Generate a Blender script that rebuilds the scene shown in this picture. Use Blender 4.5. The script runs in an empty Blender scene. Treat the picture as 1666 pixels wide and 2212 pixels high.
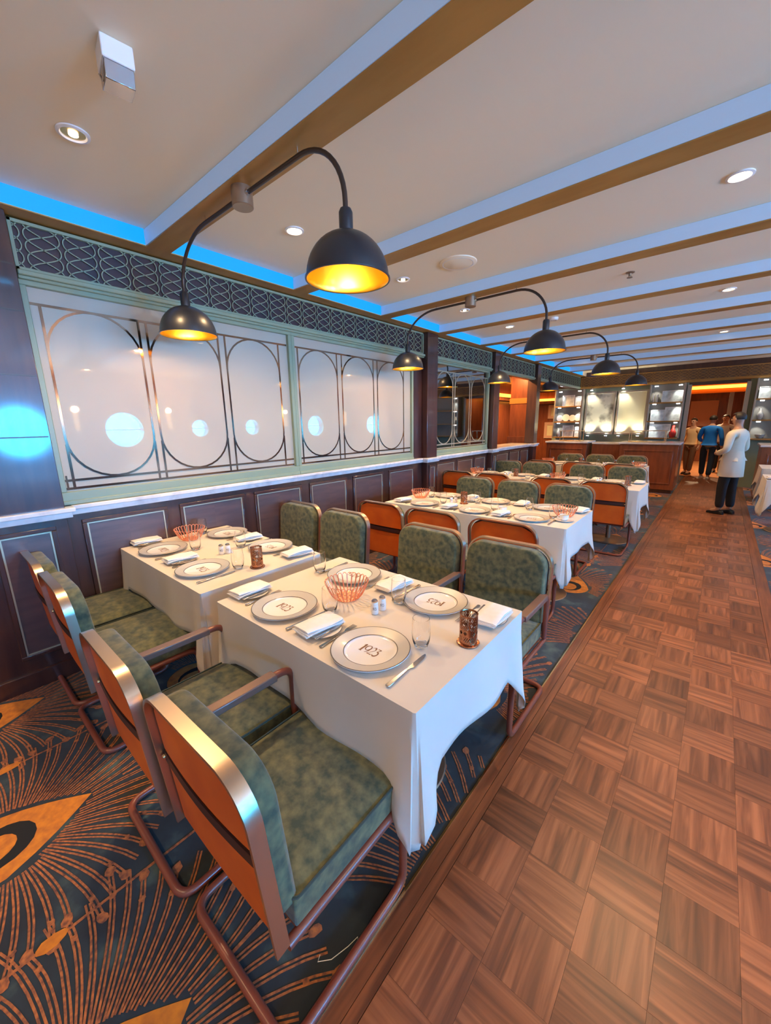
import bpy, bmesh, math, random
from mathutils import Vector, Matrix, Quaternion
random.seed(7)
PI = math.pi
S = bpy.context.scene
COL = S.collection
# ------------------------------------------------------------------ camera
cd = bpy.data.cameras.new('camera'); cam = bpy.data.objects.new('camera', cd); COL.objects.link(cam); S.camera = cam
yaw, pitch, roll = math.radians(-40.415), math.radians(-12.853), math.radians(-0.982)
fw = Vector((math.sin(yaw)*math.cos(pitch), math.cos(yaw)*math.cos(pitch), math.sin(pitch)))
rt = Vector((math.cos(yaw), -math.sin(yaw), 0)); up = rt.cross(fw)
r2 = rt*math.cos(roll) + up*math.sin(roll); u2 = up*math.cos(roll) - rt*math.sin(roll)
cam.matrix_world = Matrix(((r2.x, u2.x, -fw.x, 0), (r2.y, u2.y, -fw.y, 0), (r2.z, u2.z, -fw.z, 1.6), (0, 0, 0, 1)))
cd.sensor_fit = 'HORIZONTAL'; cd.sensor_width = 36; cd.lens = 840.82/1666*36; cd.clip_start = .02; cd.clip_end = 100
# ------------------------------------------------------------------ world and exposure
w = bpy.data.worlds.new('world'); S.world = w; w.use_nodes = True
w.node_tree.nodes['Background'].inputs[0].default_value = (1.0, .72, .45, 1)
w.node_tree.nodes['Background'].inputs[1].default_value = .45
S.view_settings.view_transform = 'Standard'; S.view_settings.look = 'None'; S.view_settings.gamma = 1
S.view_settings.use_curve_mapping = False; S.view_settings.exposure = 0.35
DAY = 92.0        # strength of daylight at the portholes
DOWN = 90.0       # watts of a ceiling downlight
SCON = 190.0       # watts of the upward beam added at a sconce to warm the ceiling
PEND = 5.0        # watts of a pendant bulb

# ------------------------------------------------------------------ materials
MATS = {}
def mat(name, col, rough=.5, metal=0, **k):
    m = bpy.data.materials.new(name); m.use_nodes = True; b = m.node_tree.nodes['Principled BSDF']
    b.inputs['Base Color'].default_value = (*col, 1); b.inputs['Roughness'].default_value = rough; b.inputs['Metallic'].default_value = metal
    for n, v in k.items():
        n = {'coat': 'Coat Weight', 'coatr': 'Coat Roughness', 'sheen': 'Sheen Weight', 'sheenr': 'Sheen Roughness', 'trans': 'Transmission Weight', 'ior': 'IOR',
             'spec': 'Specular IOR Level', 'emis': 'Emission Strength', 'sss': 'Subsurface Weight', 'aniso': 'Anisotropic'}[n]
        b.inputs[n].default_value = v
    MATS[name] = m; return m
def nodes(m): return m.node_tree.nodes, m.node_tree.links, m.node_tree.nodes['Principled BSDF']
def noise(m, c2, scale=(5, 5, 5), sc=1.0, detail=4, lo=.35, hi=.65, c3=None, bump=0, rand=False, dist=0, coord='Object'):
    """colour noise between the base colour and c2 (and c3)"""
    N, L, b = nodes(m)
    tc = N.new('ShaderNodeTexCoord'); mp = N.new('ShaderNodeMapping'); mp.inputs['Scale'].default_value = scale
    L.new(tc.outputs[coord], mp.inputs[0])
    nz = N.new('ShaderNodeTexNoise'); nz.inputs['Scale'].default_value = sc; nz.inputs['Detail'].default_value = detail; nz.inputs['Distortion'].default_value = dist
    if rand:
        oi = N.new('ShaderNodeObjectInfo'); ad = N.new('ShaderNodeVectorMath'); ad.operation = 'ADD'
        mu = N.new('ShaderNodeVectorMath'); mu.operation = 'SCALE'; mu.inputs[0].default_value = (37, 53, 71); L.new(oi.outputs['Random'], mu.inputs['Scale'])
        L.new(mp.outputs[0], ad.inputs[0]); L.new(mu.outputs[0], ad.inputs[1]); L.new(ad.outputs[0], nz.inputs['Vector'])
    else: L.new(mp.outputs[0], nz.inputs['Vector'])
    r = N.new('ShaderNodeValToRGB'); e = r.color_ramp.elements
    e[0].position = lo; e[0].color = b.inputs['Base Color'].default_value; e[1].position = hi; e[1].color = (*c2, 1)
    if c3: x = e.new((lo+hi)/2); x.color = (*c3, 1)
    L.new(nz.outputs['Fac'], r.inputs[0]); out = r.outputs[0]
    if rand:
        hs = N.new('ShaderNodeHueSaturation'); mr = N.new('ShaderNodeMapRange'); mr.inputs['To Min'].default_value = .72; mr.inputs['To Max'].default_value = 1.3
        L.new(oi.outputs['Random'], mr.inputs['Value']); L.new(mr.outputs[0], hs.inputs['Value']); L.new(out, hs.inputs['Color']); out = hs.outputs[0]
    L.new(out, b.inputs['Base Color'])
    if bump:
        bp = N.new('ShaderNodeBump'); bp.inputs['Strength'].default_value = bump; bp.inputs['Distance'].default_value = .003
        L.new(nz.outputs['Fac'], bp.inputs['Height']); L.new(bp.outputs[0], b.inputs['Normal'])
    return m
mat('ceiling', (.85, .74, .54), .55, spec=.25)
noise(mat('beam_gold', (.38, .19, .042), .42, .2), (.44, .235, .06), (2, 9, 2), 1.5)
mat('brass', (.80, .58, .30), .26, 1)
mat('brass_trim', (.66, .50, .36), .33, 1)
mat('copper', (.78, .30, .16), .25, 1)
mat('copper_wire', (.86, .34, .20), .35, .75)
mat('holder_copper', (.46, .20, .11), .22, 1)
mat('lamp_black', (.018, .020, .026), .38, 0, coat=.3, coatr=.3)
mat('lamp_gold', (.95, .55, .05), .28, 1)
mat('lamp_arm', (.075, .055, .045), .35, .6)
mat('canopy_metal', (.36, .26, .18), .38, .8)
mat('steel', (.55, .50, .47), .16, 1)
mat('chrome', (.8, .8, .8), .08, 1)
noise(mat('velvet', (.040, .058, .034), .85, 0, sheen=.3, sheenr=.45), (.170, .160, .070), (1, 1, 1), 30, 9, .34, .72, bump=.25)
mat('velvet_dark', (.025, .04, .03), .9, 0, sheen=.3)
noise(mat('orange_leather', (.62, .125, .012), .42, 0, coat=.15, coatr=.3), (.50, .085, .010), (1, 1, 1), 6, 3)
noise(mat('strap_dark', (.030, .012, .012), .45), (.05, .018, .015), (1, 1, 1), 8)
noise(mat('tube_brown', (.235, .062, .036), .32, 0, coat=.25, coatr=.2), (.19, .05, .034), (1, 1, 1), 6)
mat('arm_pad', (.165, .095, .075), .32, 0, coat=.4, coatr=.22)
noise(mat('linen', (.69, .63, .55), .75, 0, sheen=.15), (.65, .59, .515), (1, 1, 1), 3, 3, bump=.08)
noise(mat('napkin', (.86, .83, .80), .8, 0, sheen=.2), (.82, .79, .76), (1, 1, 1), 40, 2, bump=.1)
mat('china', (.86, .83, .79), .12, 0, coat=.5, coatr=.04)
mat('rim_grey', (.56, .53, .48), .28, .15, coat=.3, coatr=.08)
mat('rim_line', (.13, .11, .095), .3, .4)
mat('print_brown', (.20, .085, .04), .5)
mat('print_dark', (.06, .05, .05), .5)
mat('glass', (1, 1, 1), .0, 0, trans=1, ior=1.45)
noise(mat('marble', (.80, .79, .78), .22, 0, coat=.3, coatr=.1), (.52, .52, .55), (1, 1, 1), 5, 7, .42, .78, dist=1.2)
noise(mat('green_paint', (.27, .345, .235), .42, 0, coat=.15, coatr=.25), (.24, .31, .215), (1, 1, 1), 3)
noise(mat('lattice_back', (.045, .022, .026), .45), (.035, .02, .03), (1, 1, 1), 4)
noise(mat('dark_wood', (.070, .026, .018), .30, 0, coat=.7, coatr=.08), (.038, .014, .013), (6, 6, .8), 3, 6, .3, .7)
noise(mat('panel_wood', (.105, .048, .034), .30, 0, coat=.8, coatr=.10), (.06, .027, .022), (3, 14, 3), 2, 6, .3, .7)
noise(mat('red_wood', (.27, .075, .025), .35, 0, coat=.35, coatr=.15), (.16, .040, .015), (5, 5, .8), 3, 5, .3, .7)
mat('valance_lit_brown', (.16, .085, .04), .5)  # brown lightened to stand for warm light on the far valance backing
mat('trim_gold', (.50, .46, .33), .35, .5)
noise(mat('frosted', (.46, .43, .345), .50, 0, coat=.75, coatr=.02), (.43, .405, .325), (1, 1, 1), 1.2)
mat('mirror', (.50, .46, .42), .03, 1)
mat('bronze_line', (.36, .25, .18), .10, 1)
noise(mat('carpet', (.012, .016, .022), .95, 0, sheen=.2), (.075, .125, .120), (1, 1, 1), 5.0, 9, .40, .74, c3=(.017, .030, .042))
noise(mat('carpet_rust', (.46, .155, .045), .95, 0, sheen=.1), (.13, .05, .035), (1, 1, 1), 60, 3, .35, .7)
noise(mat('carpet_gold', (.66, .23, .014), .95, 0, sheen=.1), (.40, .12, .016), (1, 1, 1), 30, 4, .35, .75)
noise(mat('carpet_warm', (.36, .11, .03), .9), (.60, .26, .10), (.8, 4, 1), 2.5, 3)
mat('carpet_black', (.010, .011, .014), .95)
noise(mat('parquet', (.31, .112, .048), .38, 0, coat=.12, coatr=.3), (.075, .026, .014), (2, 30, 3), 1, 7, .34, .74, c3=(.175, .060, .026), rand=True, dist=.8)
noise(mat('border_wood', (.26, .088, .036), .36, 0, coat=.16, coatr=.25), (.075, .026, .014), (34, 2, 3), 1, 6, .36, .74, dist=.4)
mat('white_plastic', (.80, .78, .76), .35)
mat('dark_hole', (.02, .018, .016), .6)
noise(mat('picture', (.62, .60, .50), .4), (.16, .15, .13), (1, 1, 1), 3.2, 5, .48, .66)
noise(mat('picture_pale', (.72, .69, .50), .4), (.60, .56, .38), (1, 1, 1), 1.5, 4, .45, .8)
noise(mat('picture_cool', (.66, .72, .70), .35), (.30, .36, .36), (1, 1, 1), 9, 4, .45, .7)
mat('frame_dark', (.05, .035, .028), .35)
mat('frame_pink', (.62, .40, .33), .5)
mat('bowl_grey', (.45, .44, .40), .3)
mat('shelf_back', (.20, .19, .165), .5)
mat('metal_grey', (.42, .38, .33), .35, .6)
mat('skin', (.42, .22, .14), .55, 0, sss=.05)
mat('skin_light', (.62, .36, .25), .55, 0, sss=.05)
mat('hair', (.018, .012, .010), .6)
mat('jacket_cream', (.70, .62, .48), .8)
mat('trousers_black', (.012, .012, .016), .8)
mat('shoe_black', (.012, .010, .010), .3)
mat('shirt_blue', (.008, .24, .88), .7)
mat('jeans_navy', (.025, .045, .085), .8)
mat('shirt_sand', (.85, .60, .34), .8)
mat('trousers_brown', (.18, .09, .05), .8)
mat('grey_top', (.40, .38, .38), .8)
mat('shoe_white', (.7, .62, .55), .5)
mat('red_fabric', (.55, .03, .02), .6)
mat('amber_wall', (.55, .17, .03), .5)
mat('book_mix', (.50, .42, .30), .6)
def emitter(name, col, st, see=None):
    m = mat(name, (0, 0, 0), .5); b = m.node_tree.nodes['Principled BSDF']
    b.inputs['Emission Color'].default_value = (*col, 1); b.inputs['Emission Strength'].default_value = st; return m
emitter('daylight', (.02, .40, 1.0), DAY)
emitter('lamp_glow', (1, .74, .46), 14)
emitter('bulb_glow', (1, .62, .25), 16)
emitter('cove_amber', (1, .30, .03), 5)
emitter('spot_white', (.93, .95, 1), 9)
emitter('sconce_glow', (1, .55, .18), 6)
emitter('cove_blue', (0, .27, 1), 1.2)
m_ = mat('beam_blue_glow', (.50, .54, .60), .5); m_.node_tree.nodes['Principled BSDF'].inputs['Emission Color'].default_value = (.13, .48, 1, 1); m_.node_tree.nodes['Principled BSDF'].inputs['Emission Strength'].default_value = .18  # pale blue with added glow, stands for blue light on beam faces
emitter('screen_blue', (.10, .45, .9), 1.4)
emitter('strip_warm', (1, .86, .55), 5)

# ------------------------------------------------------------------ geometry helpers
class G:
    def __init__(s): s.v = []; s.f = []; s.smooth = []
    def add(s, vs, fs, sm=False):
        o = len(s.v); s.v += [tuple(v) for v in vs]; s.f += [tuple(i+o for i in f) for f in fs]; s.smooth += [sm]*len(fs); return s
    def box(s, x0, y0, z0, x1, y1, z1):
        return s.add([(x0,y0,z0),(x1,y0,z0),(x1,y1,z0),(x0,y1,z0),(x0,y0,z1),(x1,y0,z1),(x1,y1,z1),(x0,y1,z1)],
                     [(0,3,2,1),(4,5,6,7),(0,1,5,4),(1,2,6,5),(2,3,7,6),(3,0,4,7)])
    def tube(s, pts, r, n=8, closed=False, flat=None):
        P = [Vector(p) for p in pts]; m = len(P); vs = []; T = []
        for i in range(m):
            a = P[(i-1) % m] if (closed or i) else P[i]; b = P[(i+1) % m] if (closed or i < m-1) else P[i]
            T.append((b-a).normalized())
        u = T[0].orthogonal().normalized() if flat is None else (Vector(flat)-T[0]*T[0].dot(Vector(flat))).normalized()
        for i in range(m):
            if flat is None: u = (u - T[i]*T[i].dot(u)).normalized()
            else: u = (Vector(flat)-T[i]*T[i].dot(Vector(flat))).normalized()
            w_ = T[i].cross(u); ra, rb = (r if isinstance(r, tuple) else (r, r))
            for k in range(n):
                a = 2*PI*(k+.5)/n; vs.append(P[i] + u*ra*math.cos(a) + w_*rb*math.sin(a))
        fs = []
        for i in range(m if closed else m-1):
            j = (i+1) % m
            for k in range(n): fs.append((i*n+k, i*n+(k+1) % n, j*n+(k+1) % n, j*n+k))
        if not closed: fs += [tuple(range(n-1, -1, -1)), tuple((m-1)*n+k for k in range(n))]
        return s.add(vs, fs, True)
    def lathe(s, prof, n=24, c=(0, 0, 0), cap=True, axis='z'):
        vs = []; fs = []; m = len(prof)
        for (r, z) in prof:
            for k in range(n):
                a = 2*PI*k/n; p = (r*math.cos(a), r*math.sin(a), z)
                if axis == 'x': p = (p[2], p[0], p[1])
                if axis == 'y': p = (p[0], p[2], p[1])
                vs.append((p[0]+c[0], p[1]+c[1], p[2]+c[2]))
        for i in range(m-1):
            for k in range(n): fs.append((i*n+k, i*n+(k+1) % n, (i+1)*n+(k+1) % n, (i+1)*n+k))
        if cap:
            if prof[0][0] > 1e-5: fs.append(tuple(range(n-1, -1, -1)))
            if prof[-1][0] > 1e-5: fs.append(tuple((m-1)*n+k for k in range(n)))
        return s.add(vs, fs, True)
    def prism(s, poly, lo, hi, ax='y'):
        n = len(poly)
        def p3(a, b, d): return {'y': (a, d, b), 'x': (d, a, b), 'z': (a, b, d)}[ax]
        vs = [p3(a, b, lo) for a, b in poly] + [p3(a, b, hi) for a, b in poly]
        fs = [tuple(range(n)), tuple(range(2*n-1, n-1, -1))] + [(i, (i+1) % n+0, (i+1) % n+n, i+n) for i in range(n)]
        return s.add(vs, fs)
    def xf(s, M):
        s.v = [tuple(M @ Vector(v)) for v in s.v]; return s
    def build(s, name, m, parent=None, bevel=0, seg=2, smooth=None, kind=None, loc=None):
        me = bpy.data.meshes.new(name); me.from_pydata(s.v, [], s.f)
        bm = bmesh.new(); bm.from_mesh(me)
        if any(s.smooth): bmesh.ops.remove_doubles(bm, verts=bm.verts, dist=1e-6)
        bmesh.ops.recalc_face_normals(bm, faces=bm.faces); bm.to_mesh(me); bm.free()
        sm = any(s.smooth) if smooth is None else smooth
        for p in me.polygons: p.use_smooth = sm
        if sm: me.set_sharp_from_angle(angle=math.radians(38))
        me.materials.append(MATS[m]); o = bpy.data.objects.new(name, me); COL.objects.link(o)
        if parent: o.parent = parent
        if loc: o.location = loc
        if bevel:
            md = o.modifiers.new('bevel', 'BEVEL'); md.width = bevel; md.segments = seg; md.limit_method = 'ANGLE'; md.angle_limit = math.radians(35)
            for p in me.polygons: p.use_smooth = True
            me.set_sharp_from_angle(angle=math.radians(60))
        if kind: o['kind'] = kind
        return o
def tag(o, label=None, cat=None, group=None, kind=None):
    if label: o['label'] = label
    if cat: o['category'] = cat
    if group: o['group'] = group
    if kind: o['kind'] = kind
    return o
def empty(name, loc=(0, 0, 0), rz=0, label=None, cat=None, group=None, kind=None):
    o = bpy.data.objects.new(name, None); COL.objects.link(o); o.location = loc; o.rotation_euler = (0, 0, rz); o.empty_display_size = .1
    return tag(o, label, cat, group, kind)
def kids(o): return [c for c in CH.get(o.name, [])] if False else [c for c in o.children]
def copy_tree(o, parent=None):
    c = o.copy(); COL.objects.link(c); c.parent = parent
    for ch in list(o.children): copy_tree(ch, c)
    return c
def place(proto, used, loc, rz, label, group):
    o = proto if not used else copy_tree(proto)
    o.location = loc; o.rotation_euler = (0, 0, rz); o['label'] = label; o['group'] = group; return o
def fillet(pts, r, n=5):
    """round the corners of a polyline"""
    P = [Vector(p) for p in pts]; out = [P[0]]
    for i in range(1, len(P)-1):
        a, b, c = P[i-1], P[i], P[i+1]; d1 = (a-b); d2 = (c-b); rr = min(r, d1.length*.49, d2.length*.49)
        p, q = b+d1.normalized()*rr, b+d2.normalized()*rr
        for k in range(n+1):
            t = k/n; out.append(p*(1-t)**2 + b*2*t*(1-t) + q*t*t)
    out.append(P[-1]); return out
def area(name, loc, rot, sx, sy, col, e):
    l = bpy.data.lights.new(name, 'AREA'); l.shape = 'RECTANGLE'; l.size = sx; l.size_y = sy; l.color = col; l.energy = e
    o = bpy.data.objects.new(name, l); COL.objects.link(o); o.location = loc; o.rotation_euler = rot; return o

# ================================================================== SETTING
XW = -3.2; ZB = 2.76; ZC = 2.86; YF = 12.25; XR = 4.6; Y0 = -5.0
floor = G().box(XW-2.2, Y0, -.06, XR, 19, -.012).build('floor', 'carpet_black', kind='structure')
G().box(XW-2.2, Y0, -.012, -.640, 13.9, 0).build('carpet_field', 'carpet', floor)
G().box(.545, Y0, -.012, XR, 13.9, 0).build('carpet_field', 'carpet', floor)
G().box(XW-2.2, 13.9, -.012, XR, 19, 0).build('hall_carpet', 'carpet_warm', floor)
G().box(-.640, Y0, -.012, -.632, 13.9, .004).build('edge_strip', 'brass', floor)
G().box(-.632, Y0, -.012, -.585, 13.9, .001).build('border_board', 'border_wood', floor)
G().box(-.583, Y0, -.012, -.549, 13.9, .001).build('border_board', 'border_wood', floor)
G().box(.455, Y0, -.012, .545, 13.9, .001).build('border_board', 'border_wood', floor)
# parquet tiles
tm = G().box(-.0997, -.0997, -.012, .0997, .0997, .001).build('parquet_tile', 'parquet', floor)
first = True; rest = G()
cols = [-.447 + .2*i for i in range(5)]
rows = [.118 + .2*j for j in range(-3, 69)]
cnt = 0
for j, y in enumerate(rows):
    for i, x in enumerate(cols):
        rz = 0 if (i+j) % 2 else PI/2
        if cnt < 296:
            t = tm if first else tm.copy()
            if not first: COL.objects.link(t)
            first = False; t.location = (x, y, 0); t.rotation_euler = (0, 0, rz + (PI if random.random() < .5 else 0)); cnt += 1
        else: rest.box(x-.099, y-.099, -.012, x+.099, y+.099, .001)
r_ = rest.build('parquet_far', 'parquet', floor, kind='stuff')
G().box(-.549, Y0, -.012, .455, rows[0]-.1, .001).build('parquet_behind', 'parquet', floor)

# carpet motif: peacock feathers woven in, eyes, barbs and quills
def feather(g_line, g_gold, g_dark, cx, cy, xmin, xmax, seed):
    rnd = random.Random(seed)
    zj = lambda: rnd.random()*.0005
    def ok(ps): return all(xmin < p[0] < xmax for p in ps)
    def strip(g, pts, w_, z):
        for a, b in zip(pts, pts[1:]):
            d = (Vector(b)-Vector(a)); n = Vector((-d.y, d.x)).normalized()*w_/2
            q = [(a[0]+n.x, a[1]+n.y), (b[0]+n.x, b[1]+n.y), (b[0]-n.x, b[1]-n.y), (a[0]-n.x, a[1]-n.y)]
            if ok(q): zz = z+zj(); g.add([(p[0], p[1], zz) for p in q], [(3, 2, 1, 0)])
    def blob(g, c, r, z, n=9, ang=0, el=1.0):
        q = []
        for k in range(n):
            a = 2*PI*k/n; rr = r*(1+.18*rnd.uniform(-1, 1)); x, y = rr*el*math.cos(a), rr*math.sin(a)
            q.append((c[0]+x*math.cos(ang)-y*math.sin(ang), c[1]+x*math.sin(ang)+y*math.cos(ang)))
        if ok(q): zz = z+zj(); g.add([(p[0], p[1], zz) for p in q], [tuple(range(n))])
    def clipfan(g, pts, z):
        q = [(min(max(p[0], xmin), xmax), p[1]) for p in pts]
        if max(p[0] for p in q)-min(p[0] for p in q) > .01: g.add([(p[0], p[1], z) for p in q], [tuple(range(len(q)))])
    # eye: flame shape with tip towards +y, cut by a dark hook with a gold heart
    eye = []
    for k in range(24):
        a = 2*PI*k/24; r = .17*(1-.12*math.sin(a)); x = r*math.cos(a)*(1 if math.sin(a) < 0 else (1-abs(math.sin(a)))**.55); y = r*math.sin(a)
        if math.sin(a) > 0: y = y*2.0
        eye.append((cx+x, cy-.02+y))
    clipfan(g_gold, eye, .0012)
    clipfan(g_dark, [(cx+.105*math.cos(a)*1.0, cy-.03+.12*math.sin(a)) for a in [2*PI*k/18 for k in range(18)]], .0018)
    clipfan(g_gold, [(cx+.068*math.cos(a), cy-.055+.085*math.sin(a)) for a in [2*PI*k/18 for k in range(18)]], .0024)
    pol = sorted((math.atan2(q[1]-cy, q[0]-cx) % (2*PI), math.hypot(q[0]-cx, q[1]-cy)) for q in eye)
    def eye_r(a):
        a %= 2*PI
        for (a0, r0), (a1, r1) in zip(pol, pol[1:]):
            if a0 <= a <= a1: return r0+(r1-r0)*(a-a0)/max(1e-6, a1-a0)
        return pol[-1][1]
    nb = 40
    for k in range(nb):
        bulb = k % 2 == 0
        a = math.radians(-28 + 236*(k+.5)/nb); s = 1 if math.cos(a) > 0 else -1
        L = .47 + .10*rnd.random() + .10*max(0, math.sin(a)); r0 = min(eye_r(a)+.018, .34)
        for dd in (-.006, .006):
            pts = []
            for t in range(7):
                q = t/6; r = r0+(L-r0)*q; aa = a - s*.10*q*q
                pts.append((cx+r*math.cos(aa)-dd*math.sin(aa), cy+r*math.sin(aa)+dd*math.cos(aa)))
            strip(g_line, pts, .0065, .0012)
        aa = a - s*.10
        if not bulb: continue
        blob(g_line, (cx+L*math.cos(aa), cy+L*math.sin(aa)), .017, .0020, ang=aa, el=1.3)
        q = .78; r = r0+(L-r0)*q; aa = a - s*.10*q*q; blob(g_line, (cx+r*math.cos(aa), cy+r*math.sin(aa)), .0105, .0020)
    strip(g_line, [(cx, cy-.2-.1*t) for t in range(15)], .011, .0014)
    for t in range(2): blob(g_gold, (cx, cy-.95-.35*t), .024, .002, ang=PI/2, el=2)
for name, xmin, xmax, offs in (('left', XW, -.642, -.95), ('right', .547, XR, .55)):
    gl, gg, gd = G(), G(), G(); sd = 0
    for j in range(-2, 7):
        for i in range(-4, 5):
            for (dx, dy) in ((0, 0), (.49, 1.0)):
                cx, cy = offs - 1.0*i + (.53 if dx else 0), -.06 + 2.0*j + dy
                if xmin-.5 < cx < xmax+.5 and cy < 13.2: sd += 1; feather(gl, gg, gd, cx, cy, xmin, xmax, sd)
    gl.build('feather_barbs', 'carpet_rust', floor, kind='stuff', smooth=False); gg.build('feather_eyes', 'carpet_gold', floor, kind='stuff', smooth=False); gd.build('feather_hooks', 'carpet_black', floor, kind='stuff', smooth=False)

# ceiling, beams
ceil = G().box(XW-2.4, Y0, ZC, XR, 19, ZC+.06).build('ceiling', 'ceiling', kind='structure')
G().box(XW, Y0, ZB+.006, -3.052, YF, ZC).build('side_soffit', 'ceiling', ceil)
G().box(XW, Y0, ZB, -3.050, YF, ZB+.006).build('soffit_strip', 'beam_gold', ceil)
G().box(XW-2.4, Y0, ZB, XW, 19, ZC).build('side_ceiling', 'ceiling', ceil)
k = -4
while True:
    yc = 1.276 + 1.183*k
    if yc > 11.6: break
    if yc > Y0+.2:
        b = G().box(-3.052, yc-.073, ZB+.006, XR, yc+.073, ZC).build('beam', 'ceiling', ceil)
        G().box(-3.050, yc-.075, ZB, XR, yc+.075, ZB+.006).build('beam_soffit', 'beam_gold', b)
        G().box(-3.045, yc-.077, ZB+.007, XR, yc-.072, ZC-.002).build('beam_glow_panel', 'beam_blue_glow', b)  # glowing panel added to tint the beam's near face blue, no lamp
    if yc > Y0+.2: G().box(-3.0515, yc+.080, ZB+.008, -3.046, min(yc+1.103, 12.2), ZC).build('cove_light', 'cove_blue', ceil)
    k += 1

# ---- left wall -----------------------------------------------------------
wl = empty('wall_left', kind='structure')
def part(name, m, par, *bx, bevel=0, kind=None):
    g = G()
    for b in bx: g.box(*b)
    return g.build(name, m, par, bevel=bevel, kind=kind)
part('dado', 'dark_wood', wl, (XW-.10, .52, 0, XW, 4.57, 1.05), (XW-.10, 4.83, 0, XW, 6.62, 1.05), (XW-.10, 6.9, 0, XW, 8.7, 1.05))
part('upper_wall', 'dark_wood', wl, (XW-.10, .52, 2.44, XW-.03, 4.57, ZB), (XW-.10, 4.83, 2.44, XW-.03, 12.2, ZB))
part('wall_core', 'dark_wood', wl, (XW-.12, .52, 1.11, XW-.055, 6.62, 2.44))
part('wall_stile', 'dark_wood', wl, (XW-.055, 4.36, 1.11, XW-.004, 4.57, 2.49), bevel=.002)
part('baseboard_left', 'dark_wood', None, (XW, .52, 0, XW+.022, 8.7, .10), bevel=.004, kind='structure')
part('ledge', 'marble', wl, (XW-.04, .50, 1.085, XW+.045, 4.60, 1.112), (XW-.02, .50, 1.048, XW+.028, 4.60, 1.085), bevel=.004)
part('ledge', 'marble', wl, (XW-.04, 4.80, 1.085, XW+.045, 6.66, 1.112), (XW-.02, 4.80, 1.048, XW+.028, 6.66, 1.085), bevel=.004)
part('ledge', 'marble', wl, (XW-.45, 6.86, 1.085, XW+.045, 8.76, 1.112), (XW-.12, 6.86, 1.048, XW+.028, 8.74, 1.085), bevel=.004)
def pillar(y0, y1, x1):
    p = empty('pillar', kind='structure'); p.name = 'trim_1'
    part('shaft', 'dark_wood', p, (XW-.12, y0, 0, x1, y1, ZB), bevel=.003)
    part('pillar_ledge', 'marble', p, (XW-.05, y0-.045, 1.085, x1+.045, y1+.045, 1.112), (XW-.05, y0-.028, 1.048, x1+.028, y1+.028, 1.085), bevel=.004)
    part('pillar_plinth', 'dark_wood', p, (XW-.1, y0-.02, 0, x1+.02, y1+.02, .11), bevel=.004)
    for zz in (1.55, 1.9, 2.25, 2.49): part('groove_strip', 'frame_dark', p, (x1-.002, y0+.01, zz, x1+.0015, y1-.01, zz+.008))
    return p
PX = -3.115
part('ledge_end', 'marble', wl, (XW-.10, 8.74, .96, XW+.03, 8.765, 1.09), bevel=.003)
pilA = pillar(-.35, .525, PX); pilB = pillar(4.58, 4.83, PX); pilC = pillar(6.64, 6.86, PX); pilD = pillar(8.70, 8.90, PX)
def panel(y0, y1, par, xf, z0=.20, z1=1.005):
    """one wainscot panel: dark moulding, pale fillet, chevron veneer field"""
    t = .026; f = .009
    m = G()
    for a in ((y0, z0, y1, z0+t), (y0, z1-t, y1, z1), (y0, z0+t, y0+t, z1-t), (y1-t, z0+t, y1, z1-t)): m.box(xf-.001, a[0], a[1], xf+.014, a[2], a[3])
    pn = m.build('wall_panel', 'dark_wood', par, bevel=.004)
    g = G(); a0, a1, b0, b1 = y0+t, y1-t, z0+t, z1-t
    for a in ((a0, b0, a1, b0+f), (a0, b1-f, a1, b1), (a0, b0+f, a0+f, b1-f), (a1-f, b0+f, a1, b1-f)): g.box(xf, a[0], a[1], xf+.009, a[2], a[3])
    g.build('fillet', 'trim_gold', pn)
    ym = (a0+a1)/2
    for s, (c0, c1) in enumerate(((a0+f, ym), (ym, a1-f))):
        o = G().box(-.0, -(c1-c0)/2, -(b1-b0-2*f)/2, .003, (c1-c0)/2, (b1-b0-2*f)/2).build('veneer', 'panel_wood_a' if s else 'panel_wood_b', pn)
        o.location = (xf+.0005, (c0+c1)/2, (b0+b1)/2)
for nm, ang in (('panel_wood_a', 38), ('panel_wood_b', -38)):
    m = noise(mat(nm, (.115, .052, .040), .35, 0, coat=1, coatr=.40), (.062, .028, .024), (3, 3, 26), 1, 5, .3, .7)
    for n in m.node_tree.nodes:
        if n.type == 'MAPPING': n.inputs['Rotation'].default_value = (math.radians(ang), 0, 0)
for a, b in ((.61, 1.15), (1.24, 1.80), (1.90, 2.44), (2.54, 3.08), (3.18, 3.72), (3.83, 4.37), (4.95, 5.48), (5.56, 6.08), (6.14, 6.56), (7.0, 7.55), (7.62, 8.12), (8.18, 8.62)): panel(a, b, wl, XW)
panel(.17, .46, pilA, PX); panel(4.63, 4.79, pilB, PX); panel(6.68, 6.82, pilC, PX)
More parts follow.
